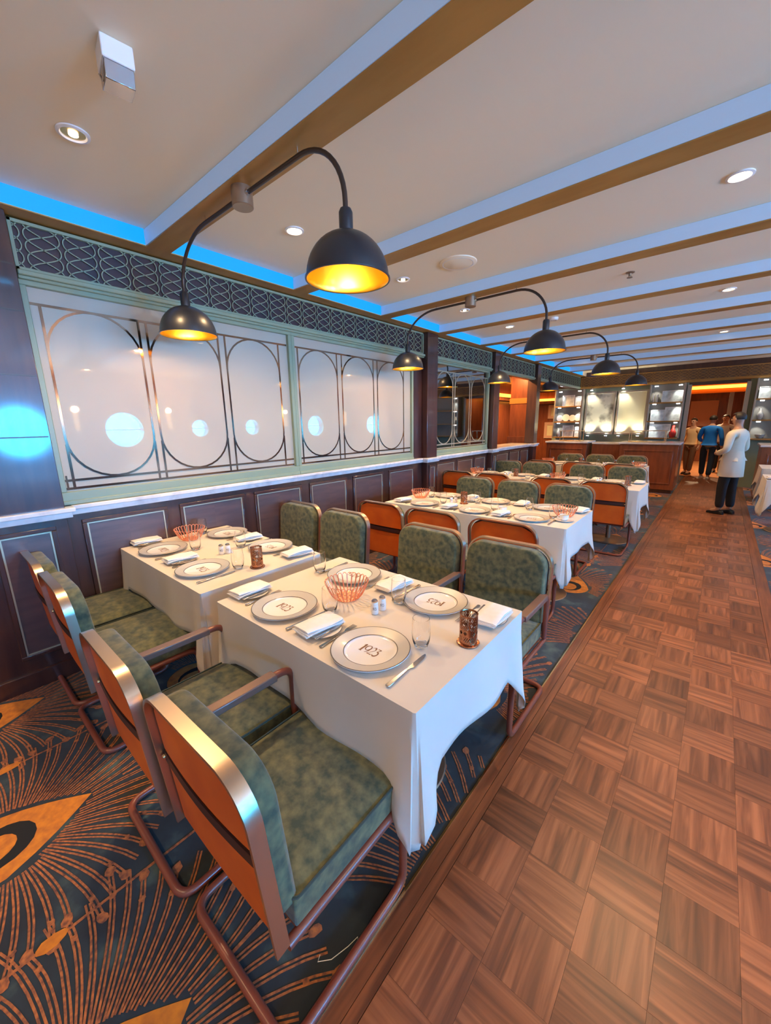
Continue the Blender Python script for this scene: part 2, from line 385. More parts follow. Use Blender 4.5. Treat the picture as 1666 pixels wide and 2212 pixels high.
# windows with deco tracery
def stadium(g, y0, y1, z0, z1, x, wd=.019):
    r = (y1-y0)/2; yc = (y0+y1)/2; pts = []
    for k in range(17): a = PI*k/16; pts.append((x, yc+r*math.cos(a), z1-r+r*math.sin(a)))
    for k in range(17): a = PI+PI*k/16; pts.append((x, yc+r*math.cos(a), z0+r+r*math.sin(a)))
    g.tube(pts, (.002, wd/2), 4, True, flat=(1, 0, 0))
def window(n, y0, y1, pane, bays, line='bronze_line'):
    z0, z1 = 1.112, 2.445; w_ = empty('window_%d' % n, kind='structure'); x = XW-.02
    fr = G()
    fr.box(XW-.05, y0, z0, XW+.012, y1, z0+.085); fr.box(XW-.05, y0, z1-.03, XW+.012, y1, z1)
    fr.box(XW-.05, y0, z0+.085, XW+.012, y0+.035, z1-.03); fr.box(XW-.05, y1-.035, z0+.085, XW+.012, y1, z1-.03)
    fr.build('window_frame', 'green_paint', w_, bevel=.004)
    b = G(); b.box(XW+.0115, y0+.002, z0+.001, XW+.022, y1-.002, z0+.03); b.build('frame_sill_bead', 'green_paint', w_, bevel=.005)
    part('window_pane', pane, w_, (x-.012, y0+.03, z0+.08, x, y1-.03, z1-.025))
    g = G(); xx = x+.0015; zt = 2.325; zl = z0+.085; d = .0075
    for (a, b_) in bays:
        stadium(g, a, b_, 1.275, zt, xx)
        for yy in (a, b_):
            g.box(x-.0005, yy-d, zl+.01, x+.003, yy+d, 1.50); g.box(x-.0005, yy-d, 2.06, x+.003, yy+d, zt)
    for zz in (1.215, 1.268, zt): g.box(x-.0005, y0+.04, zz-d, x+.0032, y1-.04, zz+d)
    g.box(x-.0005, y0+.045, zl+.01, x+.003, y0+.055, 1.30)
    g.build('tracery', line, w_)
    return w_
window(1, .530, 2.425, 'frosted', ((.615, 1.14), (1.19, 1.715), (1.775, 2.29)))
window(2, 2.425, 4.36, 'frosted', ((2.51, 3.02), (3.09, 3.60), (3.67, 4.18)))
window(3, 4.87, 6.60, 'mirror', ((4.95, 5.42), (5.48, 5.95), (6.01, 6.48)), 'trim_gold')
# lattice valances
def lattice(y0, y1, n, ax='y', X=XW+.012, z0=2.487, z1=2.752, m='green_paint'):
    w_ = empty('trim_%d' % n, kind='structure'); h = z1-z0; L = y1-y0
    def P(t, z, d=0.): return (X+d, t, z) if ax == 'y' else (t, X-d, z)
    def bx(name, t0, zz0, t1, zz1, d0, d1, mm, bev=0):
        if ax == 'y': return part(name, mm, w_, (X+d0, t0, zz0, X+d1, t1, zz1), bevel=bev)
        return part(name, mm, w_, (t0, X-d1, zz0, t1, X-d0, zz1), bevel=bev)
    bx('backing', y0, z0, y1, z1, -.04, -.012, 'lattice_back' if n != 6 else 'valance_lit_brown')
    for a in ((y0, z1-.018, y1, z1), (y0, z0, y1, z0+.02), (y0, z0, y0+.018, z1), (y1-.018, z0, y1, z1)): bx('screen_rail', *a, -.012, .012, m, .002)
    bx('cornice', y0, z0-.028, y1, z0, -.03, .040, m, .006); bx('cornice_bead', y0, z0-.045, y1, z0-.026, -.03, .022, m, .005)
    g = G(); p = .18; hh = .0655; nc = int(L/p)+1; nr = (0, 1, 0) if ax == 'x' else (1, 0, 0)
    for i in range(-1, nc+1):
        for sgn, ph in ((1, 0), (-1, 0), (1, PI/2), (-1, PI/2)):
            seg = []
            for q in range(0, 33):
                z = z0+.016 + (h-.032)*q/32; a = PI*(z-z0-.006)/(2*hh)+ph; y = y0+.055+p*(i+.5) + sgn*.0865*(math.cos(a)-.06*math.cos(3*a))
                if y0+.012 < y < y1-.012: seg.append(P(y, z))
                else:
                    if len(seg) > 1: g.tube(seg, (.004, .0038), 4, flat=nr)
                    seg = []
            if len(seg) > 1: g.tube(seg, (.004, .0038), 4, flat=nr)
    g.build('fretwork', m, w_)
lattice(.535, 4.575, 2); lattice(4.84, 6.63, 3); lattice(6.87, 8.69, 4); lattice(8.92, 12.2, 5)
lattice(XW+.03, XR, 6, 'x', YF-.02, 2.475, 2.74, 'beam_gold')

# ---- beyond the low wall: side room --------------------------------------
ws = empty('wall_side_room', kind='structure'); ws.name = 'wall_outer'
part('wall_face', 'red_wood', ws, (XW-2.3, 5.0, 0, XW-2.2, 19, ZB), (XW-2.2, 13.6, 0, XW+.0, 13.7, 2.5))
part('amber_cove', 'cove_amber', ws, (XW-2.19, 7.0, 2.33, XW-2.10, 13.5, 2.43), (XW-2.1, 13.50, 2.22, XW-.1, 13.58, 2.29))
part('cove_board', 'red_wood', ws, (XW-2.19, 7.0, 2.22, XW-2.02, 13.5, 2.32), (XW-2.1, 13.45, 2.12, XW-.1, 13.60, 2.21), bevel=.003)
cl_ = empty('trim_7', kind='structure')
part('column', 'red_wood', cl_, (-3.80, 8.97, 0, -3.42, 9.35, ZB), bevel=.003)
part('column_band', 'amber_wall', cl_, (-3.815, 8.955, 1.98, -3.405, 9.365, 2.10), bevel=.003)
part('column_foot', 'red_wood', cl_, (-3.83, 8.94, .9, -3.40, 9.38, 1.25), bevel=.003)
def framed(label, x, z, w_, h, Y, pic, fr='frame_dark', group=None, ft=.02, depth=.03, cat='picture', name='framed_picture'):
    t = empty(name, (x, Y, z-h/2), 0, label, cat, group)
    g = G()
    for a in ((-w_/2, 0, w_/2, ft), (-w_/2, h-ft, w_/2, h), (-w_/2, ft, -w_/2+ft, h-ft), (w_/2-ft, ft, w_/2, h-ft)): g.box(a[0], -depth, a[1], a[2], 0, a[3])
    g.build('frame', fr, t, bevel=.003); G().box(-w_/2+ft, -depth*.5, ft, w_/2-ft, -depth*.3, h-ft).build('print', pic, t); return t
framed('small pale framed picture on the red wall beyond the low wall, upper one', -4.25, 1.87, .38, .44, 13.59, 'picture_pale', 'frame_pink', ft=.09)
framed('tan picture below the small pale one on the red wall', -4.32, 1.28, .42, .52, 13.59, 'picture_pale', 'frame_pink', ft=.09)

# ---- far display wall -----------------------------------------------------
wf = empty('wall_far', kind='structure')
part('wall_face', 'green_paint', wf, (-3.85, YF, 0, -.74, YF+.12, 2.48), (.36, YF, 0, XR, YF+.12, 2.48))
part('wall_head', 'dark_wood', wf, (XW, YF, 2.47, XR, YF+.12, ZC))
part('door_lintel', 'dark_wood', wf, (-.74, YF, 2.36, .36, YF+.14, 2.48))
part('door_jamb', 'metal_grey', wf, (-.76, YF-.04, 0, -.68, YF+.16, 2.38), (.30, YF-.04, 0, .38, YF+.16, 2.38), bevel=.003)
def poster(label, x0, x1, pic):
    t = empty('poster_panel', (0, YF, 0), 0, label, 'poster'); f = .045
    g = G(); z0, z1 = 1.20, 2.33
    for a in ((x0, z0, x1, z0+f), (x0, z1-f, x1, z1), (x0, z0+f, x0+f, z1-f), (x1-f, z0+f, x1, z1-f)): g.box(a[0], -.06, a[1], a[2], 0, a[3])
    g.build('frame', 'metal_grey', t, bevel=.004); G().box(x0+f, -.02, z0+f, x1-f, -.008, z1-f).build('print', pic, t)
    return t
pa = poster('tall framed drawing in grey and cream on the far wall, left of the pair', -2.99, -2.25, 'picture')
pb = poster('tall pale yellow framed poster on the far wall, right of the pair', -2.22, -1.53, 'picture_pale')
def spot_light(loc, e=9, col=(1, .93, .8), ang=1.9, tgt=(0, 0, -1), r=.03):
    l = bpy.data.lights.new('spot', 'SPOT'); l.energy = e; l.color = col; l.spot_size = ang; l.spot_blend = .6; l.shadow_soft_size = r
    o = bpy.data.objects.new('spot', l); COL.objects.link(o); o.location = loc; o.rotation_euler = Vector(tgt).to_track_quat('-Z', 'Y').to_euler(); return o
def picture_lamp(x, z, par, y=YF-.10, s=1):
    g = G().tube([(0, -.02, 0), (0, -.11, .02*s)], .006, 6); g.lathe([(0, 0), (.035, 0), (.035, .03), (0, .03)], 12, (0, -.12, .005*s))
    o = g.build('picture_lamp', 'metal_grey', par); o.location = (x, 0, z)
    e = G().lathe([(0, 0), (.034, 0), (.034, .006), (0, .006)], 12, (0, -.12, .033*s if s > 0 else -.028)).build('lamp_lens', 'spot_white', o)
for p, xs in ((pa, (-2.85, -2.40)), (pb, (-2.10, -1.66))):
    for x in xs: picture_lamp(x, 1.13, p); spot_light((x, YF-.14, 1.19), 18, (1, .92, .66), 1.6, (0, .35, 1))
    for x in xs[:1]: picture_lamp(x, 2.40, p, s=-1); spot_light((x, YF-.14, 2.34), 13, (1, .92, .66), 1.6, (0, .35, -1))
def shelf_unit(label, x0, x1, zs, grp):
    t = empty('display_shelves', (0, YF, 0), 0, label, 'shelf'); z0, z1 = 1.12, 2.42
    part('back', 'shelf_back', t, (x0, -.03, z0, x1, -.003, z1))
    part('upright', 'metal_grey', t, (x0-.02, -.28, z0, x0+.01, -.003, z1), bevel=.002); part('upright', 'metal_grey', t, (x1-.01, -.28, z0, x1+.02, -.003, z1), bevel=.002)
    for z in zs:
        s = part('shelf_board', 'beam_gold', t, (x0, -.28, z-.03, x1, -.003, z), bevel=.002)
    for z in list(zs[1:]) + [z1]:
        for i in range(2):
            x = x0+.08+(x1-x0-.2)*i; part('shelf_spot', 'spot_white', t, (x, -.25, z-.055, x+.07, -.20, z-.035))
            spot_light((x+.03, YF-.24, z-.08), 5.0, (1, .97, .88), 1.15, (0, .75, -1), .02)
    return t
shelf_unit('lit display shelves left of the tall framed drawing', -3.74, -3.04, (1.13, 1.56, 1.98), '')
shelf_unit('lit display shelves between the pale poster and the doorway', -1.48, -.80, (1.13, 1.54, 1.99), '')
shelf_unit('lit display shelves right of the doorway', .48, 1.9, (1.13, 1.54, 1.99), '')
YS = YF-.10
def item(kind, x, z, label, **k):
    if kind == 'frame': return framed(label, x, z+k.get('h', .25)/2, k.get('w', .3), k.get('h', .25), YS, k.get('pic', 'picture_cool'), k.get('fr', 'white_plastic'), ft=.012)
    t = empty(k.get('name', kind), (x, YS-.05, z), 0, label, kind); s = k.get('s', 1)
    if kind == 'bowl': G().lathe([(.02*s, 0), (.03*s, .004), (.075*s, .045*s), (.09*s, .09*s), (.083*s, .088*s), (.06*s, .04*s), (0, .012)], 20).build('body', 'bowl_grey', t)
    if kind == 'vase': G().lathe([(.03*s, 0), (.055*s, .05*s), (.06*s, .10*s), (.03*s, .16*s), (.022*s, .2*s), (.032*s, .24*s), (.026*s, .24*s), (0, .02)], 20).build('body', k.get('m', 'bowl_grey'), t)
    if kind == 'book':
        G().box(-.012, -.06, 0, .012, .06, .19).build('cover', k.get('m', 'book_mix'), t, bevel=.002); G().box(-.009, -.062, .004, .009, -.055, .186).build('pages', 'napkin', t)
    if kind == 'plate': G().lathe([(0, -.004), (.10*s, -.012), (.105*s, -.008), (.06*s, .002), (0, .002)], 24, (0, 0, .11*s), axis='y').build('body', k.get('m', 'china'), t); G().box(-.03, .0, 0, .03, .04, .02).build('stand', 'frame_dark', t)
    return t
item('frame', -3.43, 1.98, 'bright white framed picture on the top left shelf', w=.32, h=.30); item('frame', -3.16, 1.98, 'small blue-grey framed picture beside the bright one on the top left shelf', w=.18, h=.25)
for i, x in enumerate((-3.62, -3.45, -3.28, -3.13)): item('plate', x, 1.56, ['pale round plate on the middle left shelf, at its left end', 'pale round plate on the middle left shelf, second from left', 'pale round plate on the middle left shelf, third from left', 'pale round plate on the middle left shelf, at its right end'][i], s=.85+.1*(i % 2))
item('frame', -3.38, 1.13, 'white framed picture on the bottom left shelf', w=.30, h=.32); item('frame', -3.12, 1.13, 'narrow blue-white framed picture on the bottom left shelf', w=.16, h=.28); item('vase', -3.63, 1.13, 'grey vase on the bottom left shelf', name='display_vase')
item('frame', -1.03, 1.99, 'wide framed picture on the top shelf beside the doorway', w=.42, h=.27)
for i, x in enumerate((-1.40, -1.33)): item('book', x, 1.99, ['small book at the left end of the top shelf beside the doorway', 'small book right of the end one on the top shelf beside the doorway'][i], name='display_book')
item('frame', -1.28, 1.54, 'left pale framed picture on the middle shelf beside the doorway', w=.30, h=.27); item('frame', -.98, 1.54, 'right pale framed picture on the middle shelf beside the doorway', w=.32, h=.33)
item('frame', -1.20, 1.13, 'large pale framed picture on the bottom shelf beside the doorway', w=.44, h=.33)
item('vase', -.92, 1.13, 'rounded red vase on the bottom shelf beside the doorway', name='display_vase', m='red_fabric', s=1.25)
item('frame', .62, 1.99, 'framed picture on the top shelf right of the doorway', w=.2, h=.25); item('vase', .6, 1.54, 'grey vase on the middle shelf right of the doorway', name='display_vase'); item('bowl', .66, 1.13, 'grey bowl on the bottom shelf right of the doorway', name='display_bowl')
# hall beyond the doorway
wh = empty('wall_hall', kind='structure'); wh.name = 'wall_back'
part('hall_end', 'red_wood', wh, (-5, 18.9, 0, XR, 19, ZB)); part('hall_face', 'red_wood', wh, (.42, YF+.1, 0, .52, 19, ZB), (-2.2, 15.5, 0, -2.1, 19, ZB))
part('amber_cove', 'cove_amber', wh, (-1.9, 15.1, 2.42, .4, 15.2, 2.50)); part('hall_header', 'amber_wall', wh, (-2.1, 15.2, 2.3, .42, 15.35, ZB))
part('lit_panel', 'frame_pink', wh, (-1.0, 18.8, 1.3, -.2, 18.88, 2.2)); part('hall_column', 'metal_grey', wh, (.05, 15.6, 0, .15, 15.75, 2.5))
spot_light((-3.7, 8.2, 2.7), 120, (1, .50, .18), 2.2, (.05, .5, -1)); spot_light((-.6, 15.9, 2.7), 320, (1, .72, .42), 2.4); spot_light((-.2, 13.0, 2.8), 70, (1, .74, .46), 2.3); spot_light((-4.4, 11.5, 2.7), 260, (1, .55, .22), 2.6)

# counters at the far end
def counter(label, x0, x1, y0, y1, cap_l=True):
    t = empty('serving_counter', ((x0+x1)/2, y0, 0), 0, label, 'counter'); a, b, d = x0-(x0+x1)/2, x1-(x0+x1)/2, y1-y0
    G().box(a, 0, .08, b, d, 1.05).build('body', 'red_wood', t, bevel=.004); G().box(a+.03, .03, 0, b-.03, d, .08).build('plinth', 'dark_wood', t)
    G().box(a-.03, -.03, 1.05, b+.03, d+.02, 1.09).build('countertop', 'marble', t, bevel=.006)
    n = max(1, round((b-a)/.85)); w_ = (b-a)/n
    for i in range(n):
        u0, u1 = a+i*w_+.08, a+(i+1)*w_-.08; g = G()
        for q in ((u0, .2, u1, .23), (u0, .9, u1, .93), (u0, .23, u0+.03, .9), (u1-.03, .23, u1, .9)): g.box(q[0], -.014, q[1], q[2], .002, q[3])
        g.build('front_moulding', 'red_wood', t, bevel=.004)
    return t
counter('red wooden counter with marble top at the far end beside the low wall', -3.35, -2.42, 10.3, 11.0)
counter('red wooden counter with marble top beside the aisle at the far end', -1.72, -.64, 10.3, 11.0)
t = empty('low_cabinet', (-2.07, 10.62, 0), 0, 'low red wooden cabinet set back between the two far counters', 'cabinet')
G().box(-.30, 0, 0, .30, .4, 1.02).build('body', 'red_wood', t, bevel=.004); G().box(-.31, -.01, 1.02, .31, .4, 1.06).build('top', 'marble', t, bevel=.004)
G().box(-.06, -.025, .62, .12, -.005, .65).build('handle', 'brass', t, bevel=.004)
counter('red wooden counter with marble top right of the aisle at the far end', .62, 2.6, 10.1, 10.9)
def tray(label, x, Y, z, w_, d): # glass cloche-like food displays on the counters
    t = empty('display_tray', (x, Y, z), 0, label, 'tray')
    G().box(-w_/2, -d/2, 0, w_/2, d/2, .02).build('base', 'brass', t, bevel=.004); g = G()
    for i in (-1, 1):
        for q in (-1, 1): G().tube([(i*w_/2*.95, q*d/2*.9, .02), (i*w_/2*.95, q*d/2*.9, .24)], .006, 6).build('post', 'brass', t)
    G().box(-w_/2, -d/2, .24, w_/2, d/2, .252).build('top_plate', 'brass_trim', t, bevel=.002)
    return t
tray('brass framed tray stand on the far counter near the low wall', -2.85, 10.6, 1.09, .5, .3); tray('brass framed tray stand on the far counter near the aisle', -1.25, 10.6, 1.09, .7, .3)

# ---- right wall with portholes ------------------------------------------
wr = empty('wall_right', kind='structure')
PH = [-4.2, -2.4, -.55, 1.38, 3.28, 5.1, 6.7, 9.2, 12.2]; RS = [.28, .28, .28, .50, .40, .22, .22, .34, .34]; ZP = 1.55
g = G()
edges = [Y0] + [(a+b)/2 for a, b in zip(PH, PH[1:])] + [13.9]
for (e0, e1, yc, R) in zip(edges, edges[1:], PH, RS):
    n = 32; cs = [(XR, yc+R*math.cos(2*PI*k/n), ZP+R*math.sin(2*PI*k/n)) for k in range(n)]; os_ = []
    for k in range(n):
        a = 2*PI*k/n; c, s_ = math.cos(a), math.sin(a); m = max(abs(c), abs(s_)); u, v = c/m, s_/m
        os_.append((XR, yc+(u*(e1-yc) if u > 0 else u*(yc-e0)), ZP+(v*(ZC-ZP) if v > 0 else v*ZP)))
    rv = [(XR+.22, p[1], p[2]) for p in cs]
    g.add(cs+os_+rv, [(k, (k+1) % n, n+(k+1) % n, n+k) for k in range(n)] + [(k, (k+1) % n, 2*n+(k+1) % n, 2*n+k) for k in range(n)])
g.build('wall_face', 'red_wood', wr, smooth=False)
for i, (yc, R) in enumerate(zip(PH, RS)):
    w_ = empty('window_%d' % (10+i), kind='structure')
    fr = [(XR-.02, yc+(R+.03)*math.cos(2*PI*k/32), ZP+(R+.03)*math.sin(2*PI*k/32)) for k in range(32)]
    G().tube(fr, .035, 8, True).build('porthole_ring', 'brass', w_)
    G().lathe([(0, 0), (R, 0), (R, .01), (0, .01)], 32, (XR+.20, yc, ZP), axis='x').build('porthole_pane', 'daylight', w_)
    g = G().box(XR+.15, yc-R, ZP-.012, XR+.17, yc+R, ZP+.012); g.build('porthole_bar', 'dark_wood', w_)

for i, yc in enumerate((-3.3, -1.45, .45, 2.35, 4.3, 7.9, 10.6)):
    t = empty('wall_sconce', (XR, yc, 1.75), 0, 'tall amber glass wall sconce between the portholes', 'lamp', 'wall sconces between the portholes')
    G().box(-.03, -.05, -.24, 0, .05, .24).build('back_plate', 'brass', t, bevel=.004)
    G().lathe([(0, -.20), (.045, -.20), (.05, -.19), (.05, .19), (.045, .20), (0, .20)], 20, (-.085, 0, 0)).build('glass_shade', 'sconce_glow', t)
    l = bpy.data.lights.new('sconce_ceiling_fill', 'SPOT'); l.energy = SCON; l.color = (1, .60, .28); l.shadow_soft_size = .06; l.spot_size = math.radians(125); l.spot_blend = .7  # upward spot added to warm the ceiling across the room
    o = bpy.data.objects.new('sconce_ceiling_fill', l); COL.objects.link(o); o.parent = t; o.location = (-.10, 0, .26); o.rotation_euler = Vector((-.95, 0, 1)).to_track_quat('-Z', 'Y').to_euler()
# ================================================================== LIGHT FITTINGS
def downlight(x, y, label, lit=True, tilt=0):
    t = empty('downlight', (x, y, ZC), 0, label, 'light', 'recessed ceiling downlights')
    G().lathe([(.062, -.001), (.062, -.007), (.050, -.010), (.045, -.004), (.045, -.001)], 28, cap=False).build('trim_ring', 'white_plastic', t)
    G().lathe([(.045, -.004), (.040, -.0035), (.030, -.0025), (.0, -.002)], 28).build('reflector', 'brass' if not lit else 'lamp_glow', t)
    if not lit: G().lathe([(0, -.010), (.018, -.010), (.018, -.003), (0, -.003)], 20).build('bulb', 'lamp_glow', t)
    l = bpy.data.lights.new('downlight_beam', 'SPOT'); l.energy = DOWN; l.color = (1, .66, .33); l.spot_size = math.radians(118); l.spot_blend = .9; l.shadow_soft_size = .045
    o = bpy.data.objects.new('downlight_beam', l); COL.objects.link(o); o.parent = t; o.location = (0, 0, -.03)
DL = [(-2.335, .68, 'ceiling downlight with dark cup nearest the white alarm box', False), (-2.342, 1.866, 'lit downlight between the two shades of the nearest lamp', True), (-2.366, 3.078, 'small downlight right of the nearest big lamp shade', False),
      (-.102, 3.091, 'large bright downlight at the upper right', True), (-.13, 5.55, 'bright downlight near the right edge behind the sprinkler', True), (-2.4, 5.5, 'small downlight in the bay above the second lamp shade', True), (-.165, 8.1, 'distant downlight over the aisle', True),
      (-2.45, 4.35, 'small downlight over the second table row', False), (-2.45, 6.9, 'small downlight over the third table row', True), (-2.45, 9.3, 'small downlight over the fourth table row', True)]
for x, y, lb, lit in DL: downlight(x, y, lb, lit)
for x, y in ((-1.2, .7), (-1.0, -1.7), (-2.4, -1.7), (.9, 1.9), (.9, -.6), (2.2, 3.2), (2.2, .7), (1.6, 5.7), (2.2, 8.3), (1.2, 10.4), (-1.2, 4.35), (-1.2, 6.75), (-1.2, 9.3), (-1.2, 11.5)):
    l = bpy.data.lights.new('downlight_beam', 'SPOT'); l.energy = DOWN; l.color = (1, .66, .33); l.spot_size = math.radians(118); l.spot_blend = .9; l.shadow_soft_size = .045
    if not (-3 < x < 0 and y > 0):
        l.energy = DOWN*(.55 if x > .5 else 1)
        t = empty('downlight', (x, y, ZC), 0, 'recessed downlight in the ceiling outside the picture', 'light', 'recessed ceiling downlights out of view')
        G().lathe([(.062, -.001), (.062, -.007), (.050, -.010), (.045, -.004), (0, -.002)], 20).build('trim_ring', 'white_plastic', t)
        o = bpy.data.objects.new('downlight_beam', l); COL.objects.link(o); o.parent = t; o.location = (0, 0, -.03)
# speaker, alarm, sprinkler
t = empty('ceiling_speaker', (-1.81, 3.087, ZC), 0, 'flat white round ceiling speaker behind the nearest big shade', 'speaker')
G().lathe([(.0, -.012), (.135, -.012), (.148, -.006), (.150, 0), (0, 0)], 40).build('cover', 'ceiling', t)
G().lathe([(.118, -.0125), (.122, -.0135), (.126, -.0125)], 40, cap=False).build('rim', 'white_plastic', t)
t = empty('alarm_strobe', (-1.755, .672, ZC), math.radians(-8), 'white cube alarm strobe with clear lens on the ceiling', 'alarm')
G().box(-.048, -.048, -.065, .048, .048, 0).build('housing', 'white_plastic', t, bevel=.004)
G().prism([(-.044, -.066), (.044, -.066), (.036, -.118), (-.036, -.118)], -.044, .044, 'y').build('lens', 'strobe_lens' if 'strobe_lens' in MATS else 'steel', t, bevel=.002)
g = G()
for s in (-1, 1): g.tube([(s*.046, -.046, -.066), (0, -.047, -.112)], .0022, 5)
g.build('lens_rib', 'metal_grey', t)
t = empty('smoke_detector', (-1.80, 5.45, ZC), 0, 'small white smoke detector on the ceiling behind the second big shade', 'detector')
G().lathe([(0, 0), (.055, 0), (.055, -.018), (.045, -.032), (0, -.034)], 24).build('housing', 'white_plastic', t); G().lathe([(.030, -.0335), (.032, -.036), (.034, -.0335)], 20, cap=False).build('ring', 'metal_grey', t)
t = empty('sprinkler', (-.797, 4.317, ZC), 0, 'small metal sprinkler head on the ceiling over the aisle', 'sprinkler')
G().lathe([(0, 0), (.035, 0), (.035, -.006), (.012, -.010), (.010, -.03), (0, -.03)], 16).build('body', 'canopy_metal', t)
G().lathe([(0, -.045), (.022, -.045), (.024, -.042), (0, -.042)], 12).build('deflector', 'canopy_metal', t); G().tube([(.012, 0, -.03), (.012, 0, -.043)], .002, 5).tube([(-.012, 0, -.03), (-.012, 0, -.043)], .002, 5).build('arm', 'canopy_metal', t)
# double arm pendant lamps
def make_pendant():
    t = empty('pendant_lamp', (0, 0, 0), 0, None, 'lamp', 'double-arm pendant lamps under the beams')
    G().lathe([(0, 0), (.052, 0), (.052, -.082), (.049, -.085), (0, -.085)], 28).build('canopy', 'canopy_metal', t)
    for s, xb, xe in ((1, .46, .73), (-1, -.40, -.755)):
        dx = abs(xe-xb); pts = [(s*.05, 0, -.035), (xb, 0, -.035)]
        for k in range(1, 13):
            a = PI/2*k/12; pts.append((xb+s*dx*math.sin(a), 0, -.035-.26*(1-math.cos(a))))
        pts.append((xe, 0, -.325)); am = G().tube(pts, .0105, 10).build('arm', 'lamp_arm', t)
        G().lathe([(0, 0), (.016, 0), (.016, .02), (0, .02)], 12, (s*.05, 0, -.035), axis='x').build('arm_collar', 'chrome', am)
        G().tube([(xb-s*.01, 0, -.036), (xb-s*.01, 0, 0)], .004, 6).build('hanger', 'chrome', am)
        zr = -.572
        out = [(0, zr+.255), (.022, zr+.253), (.028, zr+.240), (.028, zr+.190)]
        dome = [(.170*math.cos(a), zr+.172*math.sin(a)) for a in [PI/2*.90*(1-k/12) for k in range(13)]]
        sh = G().lathe(out + dome + [(.176, zr-.001), (.176, zr-.006), (.169, zr-.006)], 48, (xe, 0, 0), cap=False).build('shade', 'lamp_black', t)
        G().lathe([(0, zr+.168)] + [(.167*math.cos(a), zr+.168*math.sin(a)) for a in [PI/2*.96*(1-k/12) for k in range(13)]] + [(.170, zr-.005)], 48, (xe, 0, 0), cap=False).build('shade_lining', 'lamp_gold', sh)
        G().lathe([(0, zr+.06), (.018, zr+.068), (.026, zr+.088), (.022, zr+.11), (.012, zr+.13), (.012, zr+.165), (0, zr+.165)], 16, (xe, 0, 0)).build('bulb', 'bulb_glow', sh)
        l = bpy.data.lights.new('bulb_light', 'POINT'); l.energy = PEND; l.color = (1, .62, .30); l.shadow_soft_size = .03
        o = bpy.data.objects.new('bulb_light', l); COL.objects.link(o); o.parent = t; o.location = (xe, 0, zr+.035)
    return t
pl = make_pendant()
for i, (y, lb) in enumerate(((1.276, 'nearest black dome lamp pair hanging over the front tables'), (3.66, 'second black dome lamp pair hanging over the second table row'), (6.02, 'third black dome lamp pair hanging over the third table row'), (8.40, 'farthest black dome lamp pair before the counters'))):
    place(pl, i, (-2.0, y, ZB), 0, lb, 'double-arm pendant lamps under the beams')

# ================================================================== FURNITURE
def rrect(w_, z0, z1, r, rb=.01, n=10):
    """outline in (x,z): rounded top corners r, small bottom corners rb, starts bottom left going up"""
    p = [(-w_+rb, z0), (-w_, z0+rb)]
    p += [(-w_+r-r*math.cos(PI/2*k/n), z1-r+r*math.sin(PI/2*k/n)) for k in range(n+1)]
    p += [(w_-r+r*math.sin(PI/2*k/n), z1-r+r*math.cos(PI/2*k/n)) for k in range(n+1)]
    p += [(w_, z0+rb), (w_-rb, z0)]; return p
LEAN = lambda v: (v[0], v[1]-(v[2]-.37)*.085, v[2])
def pillow_slab(poly, y0, y1, puff, rings=4):
    """slab in the xz plane with rounded puffed front (towards y1)"""
    g = G(); cx = sum(p[0] for p in poly)/len(poly); cz = sum(p[1] for p in poly)/len(poly); n = len(poly); vs = []; fs = []
    lay = [(1.0, y0), (1.0, y1-puff)]
    for k in range(1, rings+1): a = PI/2*k/rings; lay.append((1-.05*(1-math.cos(a)), y1-puff+puff*math.sin(a)*.8))
    lay += [(.80, y1-puff*.05), (.45, y1), (.1, y1)]
    for s, y in lay:
        for (x, z) in poly: vs.append((cx+(x-cx)*s, y, cz+(z-cz)*s))
    for i in range(len(lay)-1):
        for k in range(n): fs.append((i*n+k, i*n+(k+1) % n, (i+1)*n+(k+1) % n, (i+1)*n+k))
    fs += [tuple(range(n)), tuple((len(lay)-1)*n+k for k in range(n))]
    return g.add(vs, fs, True)
